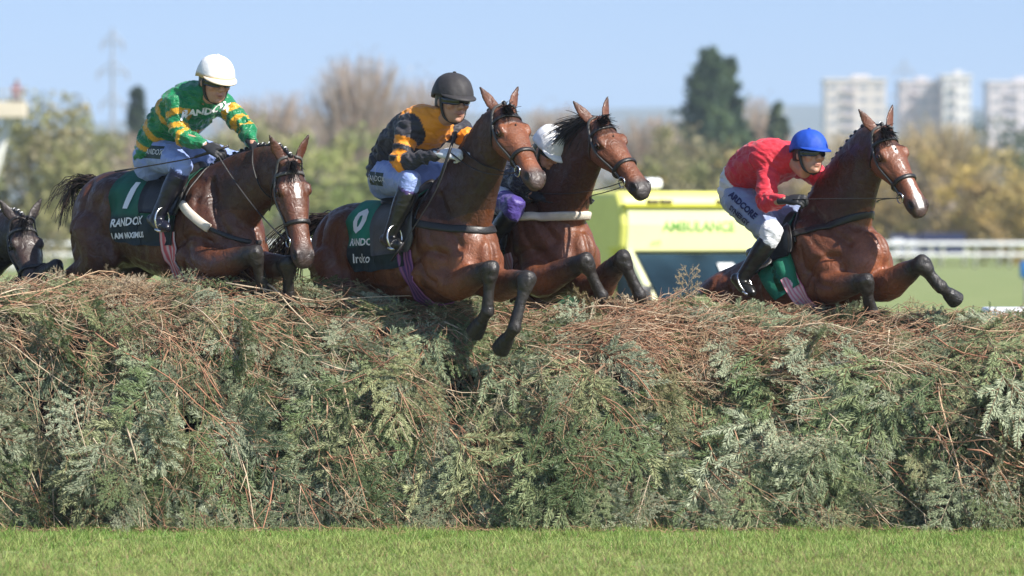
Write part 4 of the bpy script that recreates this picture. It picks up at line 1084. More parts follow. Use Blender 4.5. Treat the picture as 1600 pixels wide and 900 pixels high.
def brush_fence():
    root = thing('brush_fence', 'wide steeplechase fence dressed with cut green spruce boughs and reddish bare twigs', 'fence', (0, .8, 0))
    # the dark packed core
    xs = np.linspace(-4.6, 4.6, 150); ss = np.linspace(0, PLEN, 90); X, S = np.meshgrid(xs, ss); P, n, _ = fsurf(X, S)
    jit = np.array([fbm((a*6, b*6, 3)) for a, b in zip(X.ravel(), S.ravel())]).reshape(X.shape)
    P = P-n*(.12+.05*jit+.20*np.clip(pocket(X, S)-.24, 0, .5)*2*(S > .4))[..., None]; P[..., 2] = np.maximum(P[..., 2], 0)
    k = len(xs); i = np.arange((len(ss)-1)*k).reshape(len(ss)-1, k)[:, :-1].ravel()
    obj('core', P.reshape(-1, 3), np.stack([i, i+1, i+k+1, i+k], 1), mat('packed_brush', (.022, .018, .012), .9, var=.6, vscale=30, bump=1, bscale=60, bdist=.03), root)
    Ts = []; Cs = []; big = []
    def one(x, s, kind, size, out, rollsd=.5, lay=None, liftv=None):
        p, n, tg = fsurf(x, s); p, n, tg = p.reshape(3), n.reshape(3), tg.reshape(3)
        br = brownness(x, s, p[2]); top = np.clip((s-1.15)/.5, 0, 1)
        ang = rng.normal(.12, .55)+top*rng.choice((-1, 1))*rng.uniform(.5, 1.35) if lay is None else lay
        tip = -tg*math.cos(ang)+np.array((1., 0, 0))*math.sin(ang)
        if s > 1.75: tip = tg*math.cos(ang)*.4*rng.choice((-1, 1))+np.array((1., 0, 0))*math.sin(ang)
        tip = tip+n*(rng.uniform(.0, .35) if liftv is None else liftv)
        tip /= np.linalg.norm(tip)
        p0 = p+n*out-tip*size*.45
        V, tone = place_bough(kind, p0, tip, n, rng.normal(0, rollsd), size)
        V[..., 2] = np.maximum(V[..., 2], .004+.01*rng.random())
        if kind == 'bare' or (br > .55 and rng.random() < .75): base = BROWNS[rng.integers(4)]
        else:
            g = .5+.5*math.sin(x*3.1+s*2+1.3)+rng.normal(0, .35); base = GREENS[rng.integers(8)]*(.9+.25*g*.5)
            if br > .1 and rng.random() < .4: base = base*.5+BROWNS[rng.integers(4)]*.5
        return V, bough_cols(tone, base, WOODS[rng.integers(5)])
    def add(x, s, *a, **k):
        V, C = one(x, s, *a, **k); Ts.append(V); Cs.append(C)
    for i in range(1700):
        x = rng.uniform(-4.2, 4.2); s = rng.uniform(.02, 2.35) if rng.random() < .93 else rng.uniform(2.3, PLEN)
        if pocket(x, s) > .30 and .45 < s < 1.45 and rng.random() < .93: continue
        z = float(np.interp(s, PL, PF[:, 1])); br = brownness(x, s, z); r = rng.random()
        kind = 'bare' if (br > .5 and r < .55) or r < .10 else ('thin' if (br > .1 and r < .6) or r < .25 else ('frond' if rng.random() < .55 else 'lush'))
        add(x, s, kind, rng.uniform(.24, .52)*(1. if s < 1.5 else .85), rng.uniform(-.13, .05))
    for i in range(150):
        add(rng.uniform(-4, 4), rng.uniform(1.25, 2.05), ('thin', 'lush', 'frond')[rng.integers(3)], rng.uniform(.22, .40), rng.uniform(.01, .07), liftv=rng.uniform(0, .25))
    for i in range(46):
        add(rng.uniform(-4, 4), rng.uniform(.05, .28), 'lush' if rng.random() < .5 else 'thin', rng.uniform(.2, .36), rng.uniform(.03, .13), lay=rng.normal(0, .7), liftv=rng.uniform(.1, .5))
    for px_, ln in ((1070, .30), (305, .26), (520, .16), (905, .18), (1330, .17), (1420, .20), (80, .2), (1250, .14), (650, .15)):
        x = (px_-800)/7500*31; p, n, tg = fsurf(x, 2.0); V, tone = place_bough('thin', p.reshape(3)-np.array((0, 0, .06)), np.array((rng.normal(.15, .25), rng.normal(0, .15), 1.)), np.array((rng.normal(0, .3), -1, 0.)), rng.normal(0, .3), ln)
        tri_obj('standing_sprig', V, bough_cols(tone, BROWNS[rng.integers(4)]*.7+GREENS[0]*.3, WOODS[1]), M['needle'], root)
    nbig = 0
    for i in range(98):     # the boughs that stand out, each on its own
        x = rng.uniform(-3.5, 3.5); s = rng.uniform(.25, 1.25)
        while pocket(x, s-.2) > .25: x = rng.uniform(-3.5, 3.5); s = rng.uniform(.25, 1.25)
        V, C = one(x, s, 'frond', rng.uniform(.42, .74), rng.uniform(.01, .085), .35, lay=rng.normal(.1, .5), liftv=rng.uniform(.0, .18))
        tri_obj('spruce_bough', V, C, M['needle'], root)
    T = np.concatenate(Ts); C = np.concatenate(Cs)
    tri_obj('spruce_brush', T, C, M['needle'], root, kind='stuff')
    print('fence tris', len(T))
    # bare branches and twigs swept along the fence
    def twig(x, s, ln, ang, out, m=9, curl=.25, lift=0.):
        p, n, tg = fsurf(x, s); pts = []; a = ang; xx, ssv = x, s
        cv = rng.normal(0, curl); wob = rng.uniform(0, 6)
        for q in range(m):
            f = q/(m-1); pp, nn, _ = fsurf(xx, np.clip(ssv, .0, PLEN-.1)); pts.append(pp+nn*(out+.02*math.sin(wob+f*7)+lift*f*f)+np.array((0, 0, .012*math.sin(wob*2+f*11))))
            xx += ln/(m-1)*math.cos(a); ssv += ln/(m-1)*math.sin(a); a += cv/(m-1)+rng.normal(0, .06)
        pts = np.array(pts); pts[:, 2] = np.maximum(pts[:, 2], .01); return pts
    def sweep(x, s):   # direction in the (x, s) sheet: down to the right on the left half, level on the right
        b = -.95+.35*np.clip((x+1.5)/3, 0, 1)+np.clip((s-1.0)/.6, 0, 1)*(.75); return b+rng.normal(0, .38)
    for i in range(95):
        x = rng.uniform(-3.9, 3.3); s = rng.uniform(.40, 1.75); ln = rng.uniform(.55, 1.5)
        P = twig(x, s, ln, sweep(x, s), rng.uniform(.03, .085), 12, .3)
        mb = MB(); r0 = rng.uniform(.0035, .0068); mb.tube(P, np.linspace(r0, r0*.35, len(P)), 5); c = WOODS[rng.integers(5)]*rng.uniform(.9, 1.25)
        for k in range(rng.integers(3, 8)):
            j = rng.integers(2, len(P)-1); d = (P[j]-P[j-1]); d /= np.linalg.norm(d)+1e-9; o = rng.normal(size=3); o[1] = -abs(o[1])*.3; o -= d*o.dot(d); o /= np.linalg.norm(o)
            l2 = rng.uniform(.08, .3); mb.tube([P[j]+(d*.8+o*.5)*l2*q+np.array((0, 0, -.05*q*q*l2)) for q in np.linspace(0, 1, 5)], np.linspace(r0*.5, r0*.2, 5), 4)
        V = np.concatenate(mb.V); obj('bare_branch', V, mb.F, M['bark'], root, cols=np.tile(c, (len(V), 1)))
    cv = []; cc = []
    for i in range(5200):
        r = rng.random()
        if r < .10: x, s = rng.uniform(.0, 2.3), rng.uniform(1.1, 1.6)
        elif r < .60: x, s = rng.uniform(-4, 4), rng.uniform(1.2, 2.15)
        else: x, s = rng.uniform(-4, 4), rng.uniform(.05, 1.4)
        if r > .60 and brownness(x, s, .5) < -.15 and rng.random() < .35: continue
        lng = r < .10 and rng.random() < .7
        cv.append(twig(x, s, rng.uniform(.35, 1.0) if lng else rng.uniform(.12, .5), rng.normal(.06, .2) if lng else sweep(x, s)+rng.normal(0, .5), rng.uniform(-.04, .075), 7, .8, lift=rng.uniform(-.02, .07)))
        cc.append(WOODS[rng.integers(5)]*rng.uniform(.7, 1.35))
    strands(cv, .0030, .0012, cc, 'loose_twigs', M['bark'], root, kind='stuff')
    # sprigs that stick up from the top
    cv = []; cc = []
    for i in range(260):
        x = rng.uniform(-4, 4); s = rng.uniform(1.5, 2.3); p, n, tg = fsurf(x, s); d = np.array((rng.normal(0, .8), rng.normal(0, .3), rng.uniform(.3, 1))); d /= np.linalg.norm(d); ln = rng.uniform(.06, .20)
        sag = rng.normal(0, .3); cv.append([p+d*ln*q+np.array((sag*q*q*ln, 0, -.2*q*q*ln)) for q in np.linspace(0, 1, 7)]); cc.append(WOODS[rng.integers(5)])
    strands(cv, .0026, .0011, cc, 'standing_twigs', M['bark'], root, kind='stuff')
    return root
brush_fence()
# ------------------------------------------------------------------ far background
def at(px, top, y): return W(px, top, y)
def crown_tris(c, rad, n, size, cols, shape=None, shell=.35, clumps=40, seed=0):
    g = np.random.default_rng(seed); k = clumps
    d = g.normal(size=(k, 3)); d /= np.linalg.norm(d, axis=1)[:, None]; rr = g.uniform(shell, 1, k)[:, None]
    cc = d*rr; cr = g.uniform(.16, .34, k); ci = g.integers(0, k, n)
    off = g.normal(size=(n, 3)); off /= np.linalg.norm(off, axis=1)[:, None]; off *= (g.random(n)**.5)[:, None]*cr[ci][:, None]
    p = (cc[ci]+off)*np.array(rad)+np.array(c)
    a = g.normal(size=(n, 3)); a /= np.linalg.norm(a, axis=1)[:, None]; b = np.cross(a, g.normal(size=(n, 3))); b /= np.linalg.norm(b, axis=1)[:, None]
    s_ = size*g.uniform(.5, 1.3, (n, 1)); T = np.stack([p-a*s_, p+a*s_*.6+b*s_*.6, p-b*s_*.5+a*s_*.2], 1)
    C = np.asarray(cols)[(g.integers(0, len(cols), k))][ci]*g.uniform(.65, 1.35, (n, 1)); return T, C
def trunk(mb, base, h, r, seed, limbs=6, spread=.5, col=(.16, .13, .10)):
    g = np.random.default_rng(seed); base = np.array(tuple(base)); top = base+np.array((g.normal(0, .03)*h, g.normal(0, .03)*h, h))
    mb.tube([base+(top-base)*q for q in np.linspace(0, 1, 6)], np.linspace(r, r*.25, 6), 8, col)
    for i in range(limbs):
        f = g.uniform(.25, .8); a = g.uniform(0, 6.28); p = base+(top-base)*f; L_ = h*g.uniform(.25, .5); d = np.array((math.cos(a)*spread, math.sin(a)*spread, g.uniform(.4, .9))); d /= np.linalg.norm(d)
        mb.tube([p+d*L_*q+np.array((0, 0, .1*L_*q*q)) for q in np.linspace(0, 1, 5)], np.linspace(r*.4*(1-f*.5), r*.08, 5), 6, col)
def leafy_tree(label, px, top, y, wpx, cols, name='tree', cat='tree', n=5000, size=.16, low=.12, group='trees behind the course', bare=0, seed=1, squash=1.):
    tp = W(px, top, y); h = tp.z-gz(0, y); sc = (y-CAM_Y)/FPX; rx = wpx*sc/2; base = Vector((tp.x, y, gz(0, y)))
    root = thing(name, label, cat, base, group); mb = MB(); trunk(mb, base, h*.75, max(.08, h*.02), seed, 8); mb.build('trunk', M['bark'], root)
    c = (tp.x, y, base.z+h*(.5+low*.5)); T, C = crown_tris(c, (rx, rx*.9, h*(.5-low*.5)*squash), n, size, cols, seed=seed, clumps=60)
    tri_obj('crown', T, C, M['leaf'], root)
    return root
def bare_tree(label, px, top, y, wpx, cols, name='bare_tree', n=900, group='bare trees behind the course', seed=1, buds=1500):
    g = np.random.default_rng(seed); tp = W(px, top, y); h = tp.z-gz(0, y); sc = (y-CAM_Y)/FPX; rx = wpx*sc/2; base = Vector((tp.x, y, gz(0, y))); b = np.array(tuple(base))
    root = thing(name, label, 'tree', base, group); mb = MB(); trunk(mb, base, h*.8, h*.022, seed, 16, .6, tuple(cols[0])); mb.build('trunk', M['bark'], root)
    cv = []; cc = []
    for i in range(n):
        a = g.uniform(0, 6.283); rr = g.random()**.5; zt = g.uniform(.18, 1.); pr = math.sqrt(max(0, 1-((zt-.5)/.55)**2)); e = b+np.array((math.cos(a)*rr*rx*pr, math.sin(a)*rr*rx*pr, h*zt))
        st = b+np.array((math.cos(a)*rr*rx*.55*pr, math.sin(a)*rr*rx*.55*pr, h*zt*.72)); sag = g.normal(0, .25, 3)
        cv.append([st+(e-st)*q+sag*math.sin(q*3.1) for q in np.linspace(0, 1, 6)]); cc.append(np.array(cols[g.integers(len(cols))])*g.uniform(.7, 1.3))
    strands(cv, .05, .02, cc, 'crown', M['bark'], root)
    if buds:
        T, C = crown_tris((b[0], b[1], b[2]+h*.55), (rx, rx*.9, h*.47), buds, .16, cols, seed=seed, clumps=70); tri_obj('twig_spray', T, C, M['leaf'], root)
    return root
def conifer(label, px, top, y, wpx, seed=1, n=6000, col=((.07, .11, .05), (.09, .135, .055), (.055, .095, .045)), base_f=.05, group='dark conifers behind the course'):
    g = np.random.default_rng(seed); tp = W(px, top, y); h = tp.z-gz(0, y); sc = (y-CAM_Y)/FPX; rx = wpx*sc/2; base = Vector((tp.x, y, gz(0, y))); b = np.array(tuple(base))
    root = thing('conifer_tree', label, 'tree', base, group); mb = MB(); mb.tube([b, b+np.array((0, 0, h*.97))], [h*.02, .02], 8, (.10, .07, .05)); mb.build('trunk', M['bark'], root)
    k = 230; f = g.uniform(base_f, .98, k)**1.25; a = g.uniform(0, 6.283, k); ln = rx*(1-f)**.9*1.12*g.uniform(.65, 1.15, k)+.25
    ci = g.integers(0, k, n); q = g.random(n)**.6
    p = np.stack([np.cos(a[ci])*ln[ci]*q, np.sin(a[ci])*ln[ci]*q, h*f[ci]+ln[ci]*q*.25-.3*q*q*ln[ci]], 1)+g.normal(0, 1, (n, 3))*np.array((.22, .22, .22))*(rx/2.5)*(1-f[ci]*.6)[:, None]+b
    av = g.normal(size=(n, 3)); av /= np.linalg.norm(av, axis=1)[:, None]; bv = np.cross(av, g.normal(size=(n, 3))); bv /= np.linalg.norm(bv, axis=1)[:, None]; s_ = .34*g.uniform(.5, 1.3, (n, 1))
    T = np.stack([p-av*s_, p+av*s_*.6+bv*s_*.5, p-bv*s_*.5], 1); C = np.array(col)[g.integers(0, len(col), k)][ci]*g.uniform(.6, 1.4, (n, 1)); tri_obj('crown', T, C, M['leaf'], root)
    return root
OLIVE = ((.26, .26, .10), (.30, .28, .12), (.22, .23, .09), (.31, .27, .15))
YELL = ((.52, .38, .11), (.46, .36, .13), (.40, .29, .12))
BROWN = ((.34, .28, .22), (.40, .32, .24), (.30, .25, .20), (.42, .29, .21))
GREENY = ((.32, .35, .11), (.27, .32, .10), (.36, .36, .13))
def background():
    lt = leafy_tree
    lt('broad olive bush at the far left under the camera platform', 40, 150, 190, 300, OLIVE, 'bush', 'bush', 9000, .20, seed=3, low=.0)
    lt('smaller olive bush right of the far left one', 120, 190, 215, 190, OLIVE, 'bush', 'bush', 5000, .2, seed=4, low=.0)
    bare_tree('low brown thicket behind the rump of the leftmost ridden horse', 205, 205, 230, 220, BROWN, seed=5, n=600)
    conifer('small slim conifer left of the rider in green and gold', 214, 132, 300, 80, 6, 6000, ((.055, .085, .05), (.07, .10, .055)))
    bare_tree('wide low brown tree just right of the rider in green and gold', 425, 140, 280, 240, BROWN, seed=7, n=1100)
    bare_tree('tallest bare tree in the gap left of the rider in black and orange', 560, 84, 290, 230, BROWN, seed=8, n=1300, buds=1500)
    bare_tree('bare tree partly hidden by the rider in black and orange', 668, 118, 300, 200, BROWN, seed=9, n=1000)
    lt('yellow green bush low behind the white starred horse head', 540, 195, 215, 260, GREENY, 'bush', 'bush', 7000, .2, seed=10, low=0)
    lt('dull green bush just right of the gold striped sleeve', 420, 175, 235, 210, OLIVE, 'bush', 'bush', 5000, .2, seed=11, low=0)
    bare_tree('bare tree in the gap between the two middle horse heads', 860, 165, 280, 190, BROWN, seed=12, n=900)
    bare_tree('reddish bare tree right of the horse with the loose black mane', 1010, 178, 270, 170, BROWN, seed=13, n=900)
    lt('olive thicket above the ambulance roof', 1075, 200, 225, 220, OLIVE+YELL[:1], 'bush', 'bush', 7000, .2, seed=14, low=0)
    conifer('big dark twin topped conifer left of the rider in red', 1108, 76, 330, 215, 15, 22000)
    conifer('shoulder spire leaning on the big dark conifer', 1140, 84, 333, 120, 16, 9000)
    conifer('small rounded conifer above the rider with the blue cap', 1216, 157, 330, 96, 17, 7000, ((.085, .115, .055), (.10, .13, .06)))
    bare_tree('grey bare tree between the dark conifers', 1180, 150, 350, 90, BROWN, seed=18, n=500)
    lt('brown bush behind the rider in red', 1210, 225, 230, 200, YELL[1:]+BROWN, 'bush', 'bush', 6000, .2, seed=19, low=0)
    bare_tree('russet tree below the left tower block', 1330, 205, 260, 220, ((.38, .30, .18), (.34, .28, .17), (.40, .32, .19)), seed=20, n=900)
    bare_tree('russet tree right of the white blazed horse head', 1470, 188, 255, 240, ((.38, .30, .17), (.34, .28, .16), (.42, .31, .15)), seed=21, n=1100)
    lt('dark green tree under the rightmost tower block', 1560, 182, 330, 170, ((.06, .10, .04), (.08, .12, .05), (.05, .08, .04)), 'tree', 'tree', 5000, .22, seed=22, low=0)
    lt('golden willow bush at the far right', 1560, 245, 222, 210, YELL, 'bush', 'bush', 8000, .18, seed=23, low=0)
    lt('yellowish bush behind the white blazed horse head', 1420, 225, 226, 220, YELL+BROWN[:1], 'bush', 'bush', 6000, .18, seed=24, low=0)
    lt('greyish bush in the gap behind the rider in green and gold', 300, 215, 222, 240, OLIVE+BROWN[:1], 'bush', 'bush', 6000, .2, seed=25, low=0)
    lt('brownish bush behind the two middle horses', 790, 215, 224, 330, OLIVE+BROWN, 'bush', 'bush', 8000, .2, seed=26, low=0)
    T = []; C = []
    for i in range(90):
        x = rng.uniform(-330, 330); y = rng.uniform(500, 560); t_, c_ = crown_tris((x, y, 3.0), (rng.uniform(6, 11), 5, rng.uniform(3, 4.2)), 260, .7, OLIVE+BROWN, seed=100+i, clumps=24); T.append(t_); C.append(c_)
    tag(tri_obj('far_wood', np.concatenate(T), np.concatenate(C), M['leaf']), 'low far belt of mixed woodland beyond the course', 'wood', kind='stuff')
    # far blue hills
    xs = np.linspace(-2600, 2600, 160); y0 = 3000; V = []; F = []
    for row, (dy, k) in enumerate(((0, 0), (250, .75), (500, 1.), (900, .4))):
        for x in xs:
            hgt = 80+9*math.sin(x*.0036+1)+5*math.sin(x*.0063)+8*math.exp(-((x+230)/150)**2); V.append((x, y0+dy, hgt*k-1))
    m = len(xs); F = [(r*m+i, r*m+i+1, (r+1)*m+i+1, (r+1)*m+i) for r in range(3) for i in range(m-1)]
    obj('hills', V, F, mat('hill_woods', (.10, .12, .09), .9, var=.3, vscale=.01), kind='structure')
background()

def tower_block(label, px0, px1, top, y, cols, seed=0, depth=14, annex=None):
    a, b = W(px0, top, y), W(px1, top, y); wd = b.x-a.x; h = a.z; cx = (a.x+b.x)/2
    root = thing('tower_block', label, 'building', (cx, y+depth/2, 0), 'tower blocks on the skyline'); g = np.random.default_rng(seed)
    MB().bbox((cx, y+depth/2, h/2), (wd, depth, h), .1, cols[0]).build('wall', M['painted'], root, smooth=False)
    MB().bbox((cx, y+depth/2, h+.35), (wd+.8, depth+.8, .7), .1, cols[1]).build('roof', M['painted'], root, smooth=False)
    MB().bbox((cx+wd*.1, y+depth/2, h+1.1), (wd*.3, depth*.4, 1.2), .1, cols[1]).build('plant_room', M['painted'], root, smooth=False)
    nf = int(h/2.9); nb = max(4, int(wd/4.2))
    mb = MB(); ml = MB()
    for f in range(1, nf):
        for k in range(nb):
            x = cx-wd/2+wd*(k+.5)/nb; z = h*(f+.45)/nf
            if k % 3 == 1: ml.box((x, y-.5, z-.9), (wd/nb*.8, 1.0, .9), None, cols[2])
            mb.box((x, y-.02, z), (wd/nb*.62, .10, 1.15), None, (.26, .27, .29))
    mb.build('window', M['painted'], root, smooth=False, kind='stuff'); ml.build('balcony', M['painted'], root, smooth=False, kind='stuff')
    for k in range(1, nb):
        if k % 2 == 0: MB().box((cx-wd/2+wd*k/nb, y-.3, h/2), (.7, .5, h-1), None, cols[1]).build('pier', M['painted'], root, smooth=False)
    return root
WHT = ((.60, .53, .47), (.62, .56, .51), (.52, .43, .40))
tower_block('pale tower block left of the white blazed horse ears', 1290, 1384, 127, 1150, WHT, 1)
tower_block('pinkish tower block right of the white blazed horse ears', 1408, 1466, 130, 1160, ((.55, .48, .46), (.6, .55, .53), (.5, .42, .42)), 2)
tower_block('tall white tower block joined to the pinkish one', 1474, 1517, 121, 1150, ((.68, .64, .59), (.68, .64, .60), (.62, .56, .52)), 3)
tower_block('pale tower block cut by the right edge of the photo', 1545, 1640, 131, 1170, ((.58, .52, .51), (.62, .57, .56), (.5, .45, .46)), 4)

def pylon(label, px, top, y, wpx):
    tp = W(px, top, y); sc = (y-CAM_Y)/FPX; bw = wpx*sc*.42; h = tp.z; mb = MB(); root = thing('electricity_pylon', label, 'pylon', (tp.x, y, 0), 'pylons on the skyline')
    def cor(z): k = bw*(1-.86*min(1, z/(h*.62)))*.5 if z < h*.62 else bw*.07*(1.1-z/h)/.48; return [np.array((tp.x+sx*k, y+sy*k, z)) for sx, sy in ((-1, -1), (1, -1), (1, 1), (-1, 1))]
    zs = [h*q for q in (0, .16, .3, .42, .53, .62, .70, .78, .86, .93, 1.)]; r = .16
    for z0, z1 in zip(zs[:-1], zs[1:]):
        A, B = cor(z0), cor(z1)
        for i in range(4):
            j = (i+1) % 4
            for p, q in ((A[i], B[i]), (A[i], B[j]), (A[j], B[i]), (B[i], B[j])): mb.tube([p, q], r, 4, (.30, .31, .33))
    mb.build('lattice_mast', M['painted'], root, smooth=False)
    for zf, al in ((.64, .40), (.79, .5), (.93, .36)):
        arm = MB(); L_ = wpx*sc*al; z = h*zf
        for sg in (-1, 1):
            e = np.array((tp.x+sg*L_, y, z)); 
            for q in (np.array((tp.x, y-.4, z)), np.array((tp.x, y+.4, z)), np.array((tp.x, y, z+h*.05))): arm.tube([q, e], r, 4, (.30, .31, .33))
            arm.tube([e, e-np.array((0, 0, h*.035))], r*1.2, 5, (.25, .22, .2))
        arm.build('cross_arm', M['painted'], root, smooth=False)
pylon('lattice electricity pylon standing left of the rider in green and gold', 176, 44, 900, 46)
pylon('faint lattice pylon between the tower blocks', 1413, 92, 1500, 40)

# ------------------------------------------------------------------ running rails, boards
def running_rail(label, y, x0, x1, step, ph):
    root = thing('running_rail', label, 'rail', ((x0+x1)/2, y, 0), 'white running rails across the course'); c = (.78, .78, .76)
    MB().tube([(x, y, 1.16) for x in np.linspace(x0, x1, 40)], .085, 10, c).build('top_rail', M['painted'], root)
    MB().tube([(x, y+.02, .62) for x in np.linspace(x0, x1, 40)], .05, 8, c).build('lower_rail', M['painted'], root)
    x = x0+ph
    while x < x1:
        MB().tube([(x-.10, y+.30, -.02), (x-.03, y+.25, .6), (x, y+.13, 1.0), (x, y, 1.16)], [.10, .10, .09, .07], 8, (.70, .66, .58)).build('post', M['painted'], root); x += step
running_rail('nearer white plastic running rail with curved posts across the course', 200, -34, 34, 1.65, .2)
running_rail('farther white plastic running rail right behind the nearer one', 208, -35, 35, 1.72, .75)
def board(label, px0, px1, top, bot, y, col, lines):
    a, b = W(px0, top, y), W(px1, bot, y); cx, wd = (a.x+b.x)/2, b.x-a.x; z0 = max(b.z, .1)
    root = thing('advertising_board', label, 'board', (cx, y, 0), 'dark boards behind the running rails')
    MB().bbox((cx, y, (a.z+z0)/2), (wd, .12, a.z-z0), .02, col).build('panel', M['painted'], root, smooth=False)
    for k in (-.45, .45): MB().box((cx+wd*k, y+.12, a.z/2), (.08, .08, a.z), None, (.3, .3, .3)).build('leg', M['painted'], root, smooth=False)
    for fx, wf, zf, hf in lines: MB().box((cx+wd*fx, y-.075, z0+(a.z-z0)*zf), (wd*wf, .025, (a.z-z0)*hf), None, (.75, .76, .8)).build('white_stripe', M['painted'], root, smooth=False)
board('navy advertising board with blurred white markings left of the right foreleg', 1391, 1438, 366, 398, 213, (.03, .035, .09), ((-.25, .4, .62, .3), (.22, .3, .55, .28), (0, .8, .2, .12)))
board('plain navy advertising board beside the marked one', 1440, 1508, 364, 396, 214, (.02, .025, .075), ())
# low white panel beyond the right end of the fence, and a blue marker
a = W(1538, 480, 4.5); b = W(1660, 492, 4.5)
t_ = thing('white_wing_panel', 'low white plastic wing panel lying just behind the right end of the fence', 'panel', ((a.x+b.x)/2, 4.5, 0))
MB().bbox(((a.x+b.x)/2, 4.5, b.z+.02), (b.x-a.x, .5, .07), .02, (.75, .77, .78)).build('panel', M['painted'], t_)
for k in (-.4, .4): MB().tube([((a.x+b.x)/2+k*(b.x-a.x), 4.5, 0), ((a.x+b.x)/2+k*(b.x-a.x), 4.5, b.z)], .025, 8, (.6, .6, .6)).build('leg', M['painted'], t_)
p = W(1603, 421, 90)
t_ = thing('marker_post', 'short blue marker box on a post at the right edge of the far grass', 'marker', (p.x, 90, -.35))
MB().bbox((p.x, 90, p.z), (.30, .25, .42), .03, (.03, .16, .42)).build('box', M['painted'], t_); MB().tube([(p.x, 90, -.35), (p.x, 90, p.z-.2)], .04, 8, (.2, .2, .2)).build('post', M['painted'], t_)

# ------------------------------------------------------------------ camera platform at the far left
def platform():
    y = 180; c = W(14, 172, y); sc = (y-CAM_Y)/FPX
    root = thing('camera_lift', 'cream lift platform raised above the bushes at the far left edge', 'lift', (c.x, y, 0)); z = c.z
    MB().bbox((c.x, y, z), (1.5, 1.1, .7), .04, (.62, .54, .42)).build('basket', M['painted'], root, smooth=False)
    rl = MB()
    for dz in (.55, .85): rl.tube([(c.x-.75, y-.55, z+dz), (c.x+.75, y-.55, z+dz), (c.x+.75, y+.55, z+dz), (c.x-.75, y+.55, z+dz), (c.x-.75, y-.55, z+dz)], .03, 6, (.6, .6, .6))
    rl.build('guard_rail', M['painted'], root)
    MB().tube([(c.x-.6, y+2, 0), (c.x-.9, y+.6, z*.5), (c.x, y+.3, z-.3)], .16, 8, (.55, .55, .5)).build('boom', M['painted'], root)
    MB().bbox((c.x-.6, y+2, .5), (2, 3, .9), .06, (.5, .5, .45)).build('base', M['painted'], root)
    return c
PLAT = platform()

